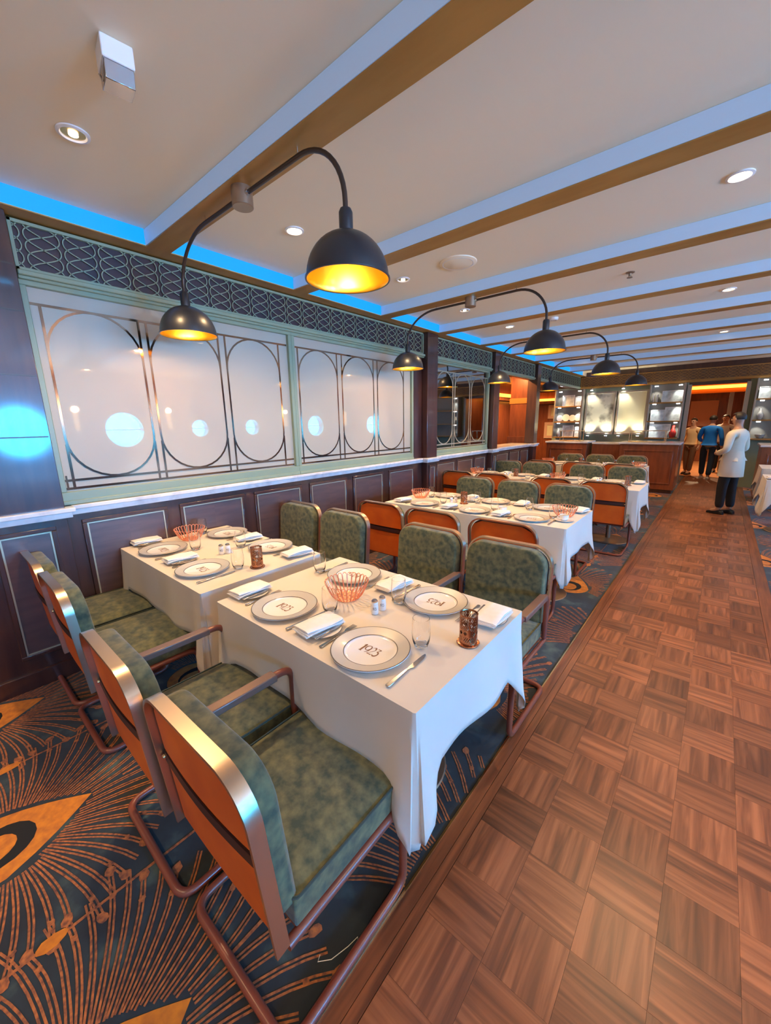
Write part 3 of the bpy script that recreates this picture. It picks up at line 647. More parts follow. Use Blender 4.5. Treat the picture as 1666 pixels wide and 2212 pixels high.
def make_chair(arms):
    t = empty('dining_armchair' if arms else 'dining_chair', (0, 0, 0), 0, None, 'chair')
    W = .262
    # seat: boxed cushion, crowned top
    g = G(); nx, ny = 12, 12; vs = []; fs = []; x0, x1, y0, y1 = -.255, .255, -.205, .262
    for j in range(ny+1):
        for i in range(nx+1):
            u, v = i/nx, j/ny; e = min(1, min(u, 1-u)*14)*min(1, min(v, 1-v)*14); cr = .016*math.sin(PI*u)*math.sin(PI*v)
            vs.append((x0+(x1-x0)*u, y0+(y1-y0)*v, .462+.008*e+cr))
    for j in range(ny):
        for i in range(nx): a = j*(nx+1)+i; fs.append((a, a+1, a+nx+2, a+nx+1))
    rim = [i for i in range(nx+1)] + [(j+1)*(nx+1)-1 for j in range(1, ny+1)] + [ny*(nx+1)+i for i in range(nx-1, -1, -1)] + [j*(nx+1) for j in range(ny-1, 0, -1)]
    b = len(vs); vs += [(vs[r][0], vs[r][1], .375) for r in rim]; m = len(rim)
    fs += [(rim[k], rim[(k+1) % m], b+(k+1) % m, b+k) for k in range(m)] + [tuple(b+k for k in range(m))]
    seat = g.add(vs, fs, True).build('seat', 'velvet', t, bevel=.006)
    ring = [(x0, y0, .463), (x1, y0, .463), (x1, y1, .463), (x0, y1, .463)]
    G().tube(fillet([(0, y0, .464), (x1, y0, .464), (x1, y1, .464), (x0, y1, .464), (x0, y0, .464), (-.001, y0, .464)], .02, 3), .0042, 6).build('piping', 'velvet_dark', seat)
    G().box(-.25, -.20, .355, .25, .255, .378).build('seat_base', 'tube_brown', t, bevel=.004)
    # back
    cu = pillow_slab(rrect(.246, .44, .875, .10), -.236, -.172, .028); cu.v = [LEAN(v) for v in cu.v]; bk = cu.build('backrest', 'velvet', t)
    def slab(poly, ya, yb, m, name, bev=.003, par=t):
        g = G().prism(poly, ya, yb, 'y'); g.v = [LEAN(v) for v in g.v]; return g.build(name, m, par, bevel=bev)
    oi = rrect(W-.012, .385, .870, .098)
    slab(oi, -.246, -.236, 'strap_dark', 'back_board')
    up_ = [(x, z) for x, z in rrect(W-.013, .655, .857, .097, .002)]
    lo_ = [(-W+.013, .385), (-W+.013, .610), (W-.013, .610), (W-.013, .385)]
    # upper panel curves out a little towards its lower edge, lower panel is flat
    def curved(poly_w, z0, z1, yb, bul, name, topr=0):
        g = G(); n = 12; m = 6; vs = []; fs = []
        for j in range(m+1):
            z = z0+(z1-z0)*j/m; ww = poly_w
            if topr and z > z1-topr: ww = poly_w-topr+math.sqrt(max(0, topr**2-(z-(z1-topr))**2))
            for i in range(n+1):
                x = -ww+2*ww*i/n; vs.append(LEAN((x, yb-bul*(1-(x/poly_w)**2)*(1-j/m*.4), z)))
        o_ = len(vs); vs += [LEAN((v[0], yb+.008, v[2])) if False else (v[0], v[1]+.006, v[2]) for v in vs]
        for j in range(m):
            for i in range(n): a = j*(n+1)+i; fs += [(a, a+1, a+n+2, a+n+1), (o_+a, o_+a+n+1, o_+a+n+2, o_+a+1)]
        rim_ = [i for i in range(n+1)] + [(j+1)*(n+1)-1 for j in range(1, m+1)] + [m*(n+1)+i for i in range(n-1, -1, -1)] + [j*(n+1) for j in range(m-1, 0, -1)]
        fs += [(rim_[k], rim_[(k+1) % len(rim_)], o_+rim_[(k+1) % len(rim_)], o_+rim_[k]) for k in range(len(rim_))]
        return g.add(vs, fs, True).build(name, 'orange_leather', t)
    curved(W-.014, .665, .868, -.250, .012, 'back_panel', .096); curved(W-.014, .388, .612, -.250, .004, 'back_panel')
    st = G(); pts = [LEAN((-W+.014+(2*W-.028)*i/14, -.252-.012*math.sin(PI*i/14), .638)) for i in range(15)]
    st.tube(pts, (.021, .003), 4, flat=(0, 0, 1)); st.build('back_strap', 'strap_dark', t)
    # brass edge band
    ol = rrect(W, .372, .885, .108, .001)[1:-1]
    bd = G(); bd.tube([LEAN((x, -.252, z)) for x, z in ol], (.026, .007), 4, flat=(0, 1, 0)); bd.build('edge_band', 'brass_trim', t)
    for s in (-1, 1):
        c = LEAN((s*(W-.016), -.262, .640)); G().lathe([(0, 0), (.006, 0), (.007, .006), (0, .007)], 10, c, axis='y').build('rivet', 'brass', t)
    # tubular frame
    r = .0148; XS = W+.010 if arms else W-.006; zf = r+.001
    for s in (-1, 1):
        x = s*XS
        if arms: pts = [(x, -.205, .375), (x, -.205, .648), (x, .245, .648), (x, .245, zf), (x, -.262, zf), (0, -.262, zf)]
        else: pts = [(x, -.235, .362), (x, .235, .362), (x, .235, zf), (x, -.262, zf), (0, -.262, zf)]
        sf = G().tube(fillet(pts, .06, 6), r, 10).build('side_frame', 'tube_brown', t)
        if arms:
            G().tube([(x, -.15, .650), (x, .165, .650)], (.021, .032), 4, flat=(0, 0, 1)).build('arm_pad', 'arm_pad', sf, bevel=.005)
            G().tube([(x, .235, .36), (x, -.215, .36)], r*.8, 8).build('seat_rail', 'tube_brown', sf)
    return t
ch0 = make_chair(False); ca0 = make_chair(True); used = {0: 0, 1: 0}
def chair(x, y, far, arms, label, group, dz=0):
    p = ca0 if arms else ch0
    o = place(p, used[arms], (x, y, .0), (PI if far else 0)+dz, label, group); used[arms] += 1; return o
gN, gF = 'chairs on the near side of the table rows', 'chairs on the far side of the table rows'
chair(-.905, .59, 0, 0, 'armless green chair nearest the camera, orange back with brass edge band', gN, .02)
chair(-1.475, .565, 0, 1, 'green armchair second from the aisle, at the near side of the front tables', gN)
chair(-2.385, .585, 0, 0, 'armless green chair third from the aisle, near side of the front tables', gN)
chair(-2.925, .585, 0, 0, 'armless green chair beside the dark pillar, near side of the front tables', gN)
chair(-.90, 1.925, 1, 1, 'teal green armchair at the aisle end behind the front table, facing the camera', gF)
chair(-1.475, 1.935, 1, 0, 'green armless chair left of the aisle-end armchair behind the front tables', gF, -.02)
chair(-2.33, 1.925, 1, 0, 'green armless chair second from the wall behind the front tables', gF)
chair(-2.925, 1.93, 1, 0, 'green armless chair nearest the wall behind the front tables', gF)
def row_chairs(y, far, xs, armset, rowname):
    n = len(xs)
    for i, x in enumerate(xs):
        pos = ['nearest the wall', 'second from the wall', 'third from the wall', 'at the aisle end'][i] if n == 4 else ['nearest the wall', 'in the middle', 'nearest the aisle'][i]
        side = 'green upholstered chair facing the camera' if far else 'chair showing its orange back'
        chair(x, y, far, 1 if i in armset else 0, '%s, %s of the %s table row' % (side, pos, rowname), gF if far else gN)
row_chairs(2.94, 0, (-2.33, -1.76, -1.14), (), 'second'); row_chairs(4.40, 1, (-2.41, -1.82, -1.23), (), 'second')
row_chairs(5.40, 0, (-2.93, -2.38, -1.58, -.985), (), 'third'); row_chairs(6.74, 1, (-2.96, -2.41, -1.60, -1.03), (), 'third')
row_chairs(7.66, 0, (-2.47, -1.84, -1.21), (), 'fourth'); row_chairs(8.90, 1, (-2.46, -1.87, -1.29), (), 'fourth')

TZ = .757
def table(x0, x1, y0, y1, label, clabel, peds, bounds=None, seed=1, drop=.275, corners=(1, 1, 1, 1)):
    t = empty('dining_table', ((x0+x1)/2, (y0+y1)/2, 0), 0, label, 'table', 'cloth-covered dining tables'); cx, cy = (x0+x1)/2, (y0+y1)/2
    G().box(x0-cx+.01, y0-cy+.01, .725, x1-cx-.01, y1-cy-.01, .752).build('tabletop', 'red_wood', t, bevel=.004)
    for px in peds:
        pd = G().lathe([(.03, .016), (.03, .70), (.12, .72), (.12, .725), (0, .725)], 20, (px-cx, 0, 0)).build('pedestal', 'canopy_metal', t)
        G().lathe([(.0, 0), (.245, 0), (.25, .006), (.245, .012), (.06, .022), (.03, .03), (0, .03)], 36, (px-cx, 0, 0)).build('base_plate', 'canopy_metal', t)
    rnd = random.Random(seed); ph = [rnd.uniform(0, 6.28) for _ in range(8)]
    # cloth: one sheet, sides hang, corners fall into a pointed fold
    hx, hy = (x1-x0)/2, (y1-y0)/2; rc = .018
    per = []  # (x, y, nx, ny, dist to nearest corner signed, corner id)
    def side(ax, ay, bx, by, nx, ny, c0, c1):
        L = math.hypot(bx-ax, by-ay); n = 34
        for k in range(n):
            f = k/n; f = .5-.5*math.cos(PI*f) if True else f; s = f*L; d0, d1 = s, L-s
            d, c = (d0, c0) if d0 < d1 else (d1, c1); per.append((ax+(bx-ax)*f, ay+(by-ay)*f, nx, ny, d, c, 1 if d0 < d1 else -1))
    side(-hx, -hy, hx, -hy, 0, -1, 0, 1); side(hx, -hy, hx, hy, 1, 0, 1, 2); side(hx, hy, -hx, hy, 0, 1, 2, 3); side(-hx, hy, -hx, -hy, -1, 0, 3, 0)
    cdir = [(-1, -1), (1, -1), (1, 1), (-1, 1)]; vs = []; fs = []; R_ = 12; n = len(per)
    for j in range(R_+1):
        v = j/R_
        for q, (x, y, nx, ny, d, c, sg) in enumerate(per):
            s = x*abs(ny)+y*abs(nx); w_ = .135; cf = corners[c]; e = max(0, 1-d/w_)**1.35*cf
            dr = drop*(1 + .05*math.sin(5*s+ph[0])) + e*.235; z = -dr*v
            rip = (.008*math.sin(9*s+ph[1]+nx)+.006*math.sin(17*s+ph[2]+ny*2))*v*min(1, d/.1)
            off = .004+ .012*v + rip
            X, Y = x+nx*off, y+ny*off
            # fold: the cloth near the corner swings out along the diagonal
            cxn, cyn = cdir[c]; fd = e*v; lobe = math.exp(-((d-.050)/.030)**2)*cf*v*v
            X += cxn*.7*(.035*fd-.030*v*(d < .010)) + nx*.030*lobe; Y += cyn*.7*(.035*fd-.030*v*(d < .010)) + ny*.030*lobe
            if bounds:
                X = min(max(X, bounds[0]-cx), bounds[1]-cx)
            if v < .16: z = -dr*v
            vs.append((X, Y, TZ+z))
    for j in range(R_):
        for k in range(n): a = j*n+k; b = j*n+(k+1) % n; fs.append((a, b, b+n, a+n))
    fs.append(tuple(range(n-1, -1, -1)))
    g = G().add(vs, fs, True); c = g.build('tablecloth', 'linen', None, bevel=0, loc=(cx, cy, 0))
    md = c.modifiers.new('thickness', 'SOLIDIFY'); md.thickness = .0016; md.offset = -1
    bm = bmesh.new(); bm.from_mesh(c.data); bm.faces.ensure_lookup_table()
    bm.to_mesh(c.data); bm.free()
    tag(c, clabel, 'tablecloth', 'white tablecloths'); return t
table(-3.175, -1.945, .80, 1.60, 'front dining table next to the wall', 'white cloth on the front table next to the wall', (-2.95, -2.2), (XW+.004, -1.84), 1)
table(-1.785, -.588, .81, 1.63, 'front dining table next to the aisle', 'white cloth with pointed corner folds on the front table by the aisle', (-1.38, -1.01), (-1.86, 0), 2)
table(-2.72, -.84, 3.19, 4.02, 'long dining table of the second row', 'white cloth on the long second-row table', (-2.4, -1.15), None, 3)
table(-3.13, -1.96, 5.46, 6.24, 'third-row dining table next to the wall', 'white cloth on the third-row table next to the wall', (-2.85, -2.2), (XW+.04, -1.86), 4)
table(-1.84, -.66, 5.46, 6.24, 'third-row dining table next to the aisle', 'white cloth on the third-row table next to the aisle', (-1.55, -1.0), (-1.9, 0), 5)
table(-2.75, -.93, 7.82, 8.55, 'fourth-row dining table before the counters', 'white cloth on the fourth-row table before the counters', (-2.4, -1.3), None, 6)
table(.74, 1.9, 5.15, 5.95, 'dining table right of the aisle, nearest at the right edge', 'white cloth of the nearest table at the right edge', (1.1, 1.6), None, 7)
table(.56, 1.7, 7.35, 8.1, 'dining table right of the aisle, behind the nearest one', 'white cloth of the second table right of the aisle', (.9, 1.4), None, 8)
table(.60, 1.5, 9.0, 9.75, 'small dining table right of the aisle behind the man in the cream jacket', 'white cloth of the table behind the man in the cream jacket', (1.05,), None, 9)

table(.95, 2.1, 2.95, 3.75, 'dining table on the right side, third from the far end', 'white cloth on the right side table under the large downlight', (1.2, 1.8), None, 10)  # this and the following tables are unseen, added to bounce light upward
table(2.5, 4.1, 5.15, 5.95, 'long dining table by the portholes, level with the third row', 'white cloth on the porthole table level with the third row', (2.8, 3.8), None, 11)
table(2.5, 4.1, 2.95, 3.75, 'long dining table by the portholes, level with the second row', 'white cloth on the porthole table level with the second row', (2.8, 3.8), None, 12)
table(2.3, 4.1, .8, 1.6, 'long dining table by the portholes, level with the front row', 'white cloth on the porthole table level with the front row', (2.6, 3.8), None, 13)
table(-2.9, -1.1, -1.9, -1.1, 'dining table behind the photographer next to the wall', 'white cloth on the table behind the photographer', (-2.6, -1.4), None, 14)
table(1.2, 3.6, -1.9, -1.1, 'long dining table behind the photographer by the portholes', 'white cloth on the porthole table behind the photographer', (1.6, 3.2), None, 15)

# ------------------------------------------------------------------ tableware prototypes
def stroke(g, pts, ws, z):
    P = [Vector((a, b)) for a, b in pts]; n = len(P); L = []; Rr = []
    for i in range(n):
        d = (P[min(i+1, n-1)]-P[max(i-1, 0)]).normalized(); nn = Vector((-d.y, d.x)); q = ws[i]*.62+.012; L.append(P[i]+nn*q); Rr.append(P[i]-nn*q)
    vs = [(p.x, p.y, z) for p in L]+[(p.x, p.y, z) for p in Rr]; g.add(vs, [(i, i+1, n+i+1, n+i) for i in range(n-1)])
def arc(cx, cy, rx, ry, a0, a1, n=14): return [(cx+rx*math.cos(math.radians(a0+(a1-a0)*k/n)), cy+ry*math.sin(math.radians(a0+(a1-a0)*k/n))) for k in range(n+1)]
def numerals():
    """the year 1923 in tall high-contrast numerals, about 3 units wide and 1 high"""
    g = G()
    stroke(g, [(-1.35, 0), (-1.35, 1)], [.22, .22], 0); stroke(g, [(-1.62, .80), (-1.36, .98)], [.02, .09], 0); stroke(g, [(-1.60, .012), (-1.10, .012)], [.03, .03], 0)
    pts = arc(-.62, .66, .40, .33, 0, 360, 26); stroke(g, pts, [.03+.11*abs(math.cos(math.radians(360*k/26)))**1.5 for k in range(27)], 0)
    pts = arc(-.66, .52, .44, .50, 10, -80, 14); stroke(g, pts, [.12-.095*k/14 for k in range(15)], 0)
    pts = arc(.22, .70, .30, .29, 150, -20, 12)+[(.30, .40), (.08, .20), (-.12, .02)]; stroke(g, pts, [.03]*4+[.06, .09, .12, .14, .14, .12, .10, .07, .05, .04, .03, .03], 0); stroke(g, [(-.14, .02), (.62, .02)], [.04, .07], 0)
    stroke(g, [(.72, .97), (1.26, .97)], [.05, .05], 0); stroke(g, [(1.27, .98), (.93, .60)], [.06, .06], 0)
    pts = arc(1.00, .30, .36, .31, 110, -150, 18); stroke(g, pts, [.03+.12*math.sin(PI*k/18) for k in range(19)], 0)
    return g
def make_plate():
    t = empty('charger_plate', cat='plate'); R = .152
    G().lathe([(.0, .001), (.085, .001), (.090, .003), (R-.004, .0155), (R, .0175), (R-.001, .0195), (R-.006, .0190), (.104, .0105), (.096, .0065), (.088, .0050), (0, .0048)], 56).build('body', 'china', t)
    G().lathe([(.1035, .0108), (R-.005, .0194), (R-.0045, .01955), (.1033, .01105)], 56, cap=False).build('rim_band', 'rim_grey', t)
    G().lathe([(R-.0045, .0196), (R-.0015, .0199), (R-.0005, .0190)], 56, cap=False).lathe([(.1005, .0098), (.1005, .0104), (.1035, .0113), (.1038, .0110)], 56, cap=False).build('rim_line', 'rim_line', t)
    g = numerals(); g.v = [(v[0]*.0275+.002, v[1]*.046-.023, .0053) for v in g.v]; g.build('lettering', 'print_brown', t); return t
def make_bread_plate():
    t = empty('bread_plate', cat='plate'); R = .083
    G().lathe([(.0, .001), (.045, .001), (R-.003, .009), (R, .0105), (R-.002, .012), (.052, .0055), (0, .004)], 40).build('body', 'china', t)
    G().lathe([(R-.004, .0114), (R-.001, .0122), (R, .0108)], 40, cap=False).build('rim_line', 'rim_line', t); return t
def outline_solid(g, prof, z0, z1, n=None):
    """prof: list of (y, halfwidth); flat solid along y"""
    poly = [(w_, y) for y, w_ in prof]+[(-w_, y) for y, w_ in reversed(prof)]; return g.prism(poly, z0, z1, 'z')
def make_knife():
    t = empty('table_knife', cat='knife')
    outline_solid(G(), [(-.115, .006), (-.11, .0085), (-.06, .007), (-.01, .0052), (0, .004)], .001, .0075).build('handle', 'steel', t, bevel=.002)
    G().prism([(.0035, 0), (.004, .012), (.011, .022), (.010, .085), (.006, .108), (-.002, .117), (-.0055, .10), (-.006, .02), (-.0035, 0)], .002, .0042, 'z').build('blade', 'steel', t); return t
def make_fork():
    t = empty('table_fork', cat='fork')
    outline_solid(G(), [(-.105, .0055), (-.10, .008), (-.05, .0055), (.02, .0028), (.04, .004)], .001, .0048).build('handle', 'steel', t, bevel=.0015)
    g = outline_solid(G(), [(.038, .004), (.050, .010), (.062, .0118)], .0025, .005)
    for x in (-.0100, -.0035, .0035, .0100): g.prism([(x-.0017, .060), (x+.0017, .060), (x+.0009, .100), (x-.0009, .100)], .0028, .005, 'z')
    g.build('tines', 'steel', t); return t
def make_napkin():
    t = empty('folded_napkin', cat='napkin'); L, Wd = .19, .105
    for k, (dx, z, sh) in enumerate(((.0, 0, .0), (.002, .0075, -.006), (-.002, .015, .004))):
        g = G(); vs = []; fs = []; nx, ny = 8, 14
        for lay in (0, 1):
            for j in range(ny+1):
                for i in range(nx+1):
                    u, v = i/nx-.5, j/ny-.5; e = min(1, (.5-abs(u))*8)
                    vs.append((u*Wd+dx+.006*math.sin(3*v+k)+sh*v*2, v*L*(1-.03*k), z+.0015+.003*math.sin(5*v+1.3*k+2*u)+(.0062*(.35+.65*e) if lay else .0)+.004))
        m = (nx+1)*(ny+1)
        for j in range(ny):
            for i in range(nx): a = j*(nx+1)+i; fs += [(a, a+nx+1, a+nx+2, a+1), (m+a, m+a+1, m+a+nx+2, m+a+nx+1)]
        rim = [i for i in range(nx+1)] + [(j+1)*(nx+1)-1 for j in range(1, ny+1)] + [ny*(nx+1)+i for i in range(nx-1, -1, -1)] + [j*(nx+1) for j in range(ny-1, 0, -1)]
        fs += [(rim[q], rim[(q+1) % len(rim)], m+rim[(q+1) % len(rim)], m+rim[q]) for q in range(len(rim))]
        g.add(vs, fs, True).build('fold', 'napkin', t)
    return t
def make_glass():
    t = empty('water_tumbler', cat='glass')
    G().lathe([(0, 0), (.022, .0), (.026, .002), (.0335, .025), (.0365, .055), (.0355, .085), (.0325, .118), (.0318, .1185), (.0312, .118), (.0340, .085), (.0350, .055), (.0320, .026), (.024, .012), (0, .009)], 36).build('bowl', 'glass', t); return t
def make_shaker():
    t = empty('ceramic_shaker', cat='shaker')
    G().lathe([(0, 0), (.0165, 0), (.0178, .003), (.0180, .030), (.0160, .052), (.0140, .056), (0, .056)], 28).build('body', 'china', t)
    G().lathe([(.0142, .0555), (.0148, .0570), (.0145, .062), (.010, .067), (0, .068)], 24).build('cap', 'steel', t)
    g = numerals(); r = .01835
    g.v = [(r*math.sin(v[0]*.30), -r*math.cos(v[0]*.30), .022+v[1]*.013) for v in g.v]; g.build('lettering', 'print_dark', t); return t
def make_holder():
    t = empty('candle_holder', cat='candle holder'); r = .0345; h = .125; n = 120; m = 60; g = G(); vs = []; fs = []
    for j in range(m+1):
        for i in range(n): a = 2*PI*i/n; vs.append((r*math.cos(a), r*math.sin(a), .004+(h-.004)*j/m))
    for j in range(m):
        for i in range(n):
            # deco cut-outs: fans of slanted slots, mirrored in four fields round the body
            u = (i % 30)/30; v = j/m; hole = False
            if .07 < v < .95:
                uu = abs(u-.5)*2; vv = (v*2.2) % 1.1
                if v > .52: hole = (.12 < uu < .92) and (((uu*1.0+(v-.52)*2.0) % .24) < .11) and vv > .05
                if v > .66 and uu < .5: hole = ((u*10) % 1) < .45 and u > .1
                if .30 < v < .52: hole = abs((v-.41)*4) < .30 - abs(uu-.35)
                if .10 < v < .30: hole = ((uu*1.0-(v-.1)*2.4) % .30) < .10 and uu > .15
            if not hole: fs.append((j*n+i, j*n+(i+1) % n, (j+1)*n+(i+1) % n, (j+1)*n+i))
    b = g.add(vs, fs, True).build('sleeve', 'holder_copper', t); md = b.modifiers.new('thickness', 'SOLIDIFY'); md.thickness = .0014
    G().lathe([(0, 0), (.043, 0), (.045, .003), (.043, .006), (.034, .008), (0, .008)], 36).build('foot', 'holder_copper', t)
    G().lathe([(r-.001, h-.002), (r+.001, h+.001), (r-.002, h+.001), (r-.003, h-.002)], 36, cap=False).build('rim', 'holder_copper', t)
    G().lathe([(0, .008), (.024, .008), (.025, .05), (.023, .05), (.022, .03), (0, .03)], 24).build('candle_cup', 'glass', t); return t
def make_basket():
    t = empty('wire_basket', cat='basket'); n = 26; r = .0019
    rb, rt_, h = .058, .108, .085
    def pr(v): return rb+(rt_-rb)*(v**.62)
    pts = []; wd = PI/n*.86
    for k in range(9): v = k/8*.86; a = -wd; pts.append((pr(v)*math.cos(a), pr(v)*math.sin(a), .004+h*v))
    for k in range(1, 8): b = PI*k/8; v = .86+.14*math.sin(b); a = -wd*math.cos(b); pts.append((pr(v)*math.cos(a), pr(v)*math.sin(a), .004+h*v))
    for k in range(8, -1, -1): v = k/8*.86; a = wd; pts.append((pr(v)*math.cos(a), pr(v)*math.sin(a), .004+h*v))
    lp = G().tube(pts, r, 6).build('wire_loop', 'copper_wire', t)
    for k in range(1, n): c = lp.copy(); COL.objects.link(c); c.rotation_euler = (0, 0, 2*PI*k/n)
    G().tube([(rb*math.cos(2*PI*k/32), rb*math.sin(2*PI*k/32), .003) for k in range(32)], .0026, 6, True).build('base_ring', 'copper_wire', t)
    g = G()
    for ang in (0, 60, 120):
        for q in range(-2, 3):
            d = q*.021; L = math.sqrt(rb*rb-d*d); a = math.radians(ang); c, s = math.cos(a), math.sin(a)
            g.tube([(d*c-L*s, d*s+L*c, .003), (d*c+L*s, d*s-L*c, .003)], .0017, 5)
    g.build('base_lattice', 'copper_wire', t, kind='stuff'); return t
def make_cup():
    t = empty('cup_and_saucer', cat='cup')
    G().lathe([(0, 0), (.03, 0), (.075, .010), (.078, .013), (.03, .006), (0, .006)], 32).build('saucer', 'china', t)
    c = G().lathe([(0, .008), (.022, .008), (.034, .02), (.038, .055), (.0365, .055), (.032, .022), (0, .013)], 28).build('cup', 'china', t)
    G().tube([(.036, 0, .048), (.056, 0, .044), (.057, 0, .028), (.034, 0, .022)], .003, 6).build('handle', 'china', c)
    G().lathe([(.0375, .0535), (.0385, .0555), (.0370, .0556)], 28, cap=False).build('rim_line', 'rim_line', c); return t
PR = {}; US = {}
MK = dict(plate=make_plate, bread=make_bread_plate, knife=make_knife, fork=make_fork, napkin=make_napkin, glass=make_glass, shaker=make_shaker, holder=make_holder, basket=make_basket, cup=make_cup)
GR = dict(plate='charger plates with the year', bread='bread plates', knife='knives on the tablecloths', fork='forks on the tablecloths', napkin='folded white napkins', glass='water tumblers', shaker='salt and pepper shakers', holder='copper candle holders', basket='copper wire bread baskets', cup='coffee cups')
LY = TZ+.0018
def put(kind, x, y, rz, label, z=0):
    if kind not in PR: PR[kind] = MK[kind](); US[kind] = 0
    o = place(PR[kind], US[kind], (x, y, LY+z), rz, label, GR[kind]); US[kind] += 1; return o
# the seats: x, y of the plate, far side?, words for where it is
def seat(x, y, far, where, cup=False, gx=None):
    s = -1 if far else 1; rz = PI if far else 0; jx = random.uniform(-.012, .012); T = dict(plate='grey-rimmed 1923 charger plate, ', knife='steel table knife, ', fork='steel fork, ', bread='small bread plate under the napkin, ', napkin='folded white napkin, ', glass='clear tumbler, ')
    put('plate', x, y, rz+random.uniform(-.06, .06), T['plate']+where)
    put('knife', x+s*.178, y-s*.005, rz+random.uniform(-.04, .04), T['knife']+where)
    put('fork', x-s*.175, y+s*.0, rz+random.uniform(-.06, .06), T['fork']+where)
    bx, by = x-s*.262, y-s*.012; put('bread', bx, by, rz, T['bread']+where)
    put('napkin', bx-s*.02, by, rz+random.uniform(-.10, .05), T['napkin']+where, .010)
    kn = put('knife', bx+s*.048, by+s*.0, rz+.06, 'small butter knife, '+where, .0135); kn.scale = (.85, .72, .8)
    g = gx or (x+s*.135, y+s*.150); put('glass', g[0], g[1], 0, T['glass']+where)
    if cup: put('cup', x+s*.24, y+s*.10, .5 if far else -2.4, 'white coffee cup on saucer, '+where)
F1, F2 = 'of the front wall table', 'of the front aisle table'
seat(-.905, .962, 0, 'near aisle-end seat '+F2, gx=(-.778, 1.112)); seat(-1.462, .975, 0, 'near left seat '+F2, gx=(-1.268, 1.085))
seat(-.935, 1.455, 1, 'far aisle-end seat '+F2, gx=(-1.08, 1.355)); seat(-1.485, 1.46, 1, 'far left seat '+F2, gx=(-1.694, 1.388))
seat(-2.268, .965, 0, 'near right seat '+F1, gx=(-2.128, 1.115)); seat(-2.870, .972, 0, 'near wall seat '+F1, gx=(-2.71, 1.122))
seat(-2.32, 1.47, 1, 'far right seat '+F1, gx=(-2.50, 1.345)); seat(-2.90, 1.46, 1, 'far wall seat '+F1, gx=(-3.08, 1.345))
put('basket', -1.315, 1.24, .3, 'copper wire basket in the middle of the front table by the aisle'); put('basket', -3.0, 1.215, .3, 'copper wire basket on the front table by the wall')
put('holder', -.648, 1.245, .6, 'perforated copper candle holder near the aisle edge of the front table'); put('holder', -2.055, 1.20, 1.5, 'perforated copper candle holder on the front table by the wall')
put('shaker', -1.096, 1.200, .74, 'front one of the pair of white shakers '+F2); put('shaker', -1.094, 1.250, .74, 'rear one of the pair of white shakers '+F2)
put('shaker', -2.466, 1.184, 1.12, 'left one of the pair of white shakers '+F1); put('shaker', -2.450, 1.222, 1.12, 'right one of the pair of white shakers '+F1)
def rowset(y0, y1, xs, tname, holder, basket, shak, cups=()):
    ym = (y0+y1)/2; n = len(xs); nm = {2: ('left', 'right'), 3: ('left', 'middle', 'right')}[n]
    for i, x in enumerate(xs):
        seat(x, y0+.155, 0, 'near %s seat of the %s' % (nm[i], tname), cup=i in cups); seat(x-.02, y1-.165, 1, 'far %s seat of the %s' % (nm[i], tname), cup=i in cups[:1])
    for i, x in enumerate(holder): put('holder', x, ym, .4, 'copper candle holder on the '+tname)
    for i, x in enumerate(basket): put('basket', x, ym+.02, .2, 'copper wire basket %son the %s' % (('' if len(basket) == 1 else ('nearer the wall ', 'nearer the aisle ')[i]), tname))
    for i in range(2): put('shaker', shak+.03*i, ym-.02+.04*i, .5, '%s white shaker on the %s' % (('left', 'right')[i], tname))
rowset(3.19, 4.02, (-2.30, -1.72, -1.17), 'second-row table', (-1.98,), (-2.55, -.98), -2.12, (1, 2))
rowset(5.46, 6.24, (-2.86, -2.25), 'third-row wall table', (-2.33,), (-3.0,), -2.5); rowset(5.46, 6.24, (-1.52, -1.0), 'third-row aisle table', (-.84,), (-1.72,), -1.2)
rowset(7.82, 8.55, (-2.38, -1.82, -1.27), 'fourth-row table', (-2.0,), (-2.62, -1.05), -1.6)
rowset(7.35, 8.1, (.90, 1.4), 'right-hand table beyond the aisle', (1.15,), (), 1.1)

# loose thread on the carpet
th = G().tube([(-.655, .60, .003), (-.675, .62, .004), (-.682, .585, .003), (-.70, .53, .003), (-.728, .50, .003), (-.735, .515, .003)], .0012, 5).build('loose_thread', 'napkin')
tag(th, 'short pale thread lying on the carpet beside the brass edge strip', 'thread')

# ================================================================== PEOPLE
def skin_mesh(name, pts, edges, radii, m, parent, root=0, sub=2):
    me = bpy.data.meshes.new(name); me.from_pydata(pts, edges, []); o = bpy.data.objects.new(name, me); COL.objects.link(o)
    sm = o.modifiers.new('skin', 'SKIN'); sm.use_smooth_shade = True; sl = me.skin_vertices[0].data
    for i, r in enumerate(radii): sl[i].radius = (r, r) if not isinstance(r, tuple) else r
    for i in range(len(pts)): sl[i].use_root = (i == root)
    sb = o.modifiers.new('sub', 'SUBSURF'); sb.levels = sub; sb.render_levels = sub
    bpy.context.view_layer.update(); dg = bpy.context.evaluated_depsgraph_get(); me2 = bpy.data.meshes.new_from_object(o.evaluated_get(dg))
    me2.name = name; me2.materials.clear(); me2.materials.append(MATS[m])
    for p in me2.polygons: p.use_smooth = True; p.material_index = 0
    bpy.data.objects.remove(o); o = bpy.data.objects.new(name, me2); COL.objects.link(o); o.parent = parent; return o
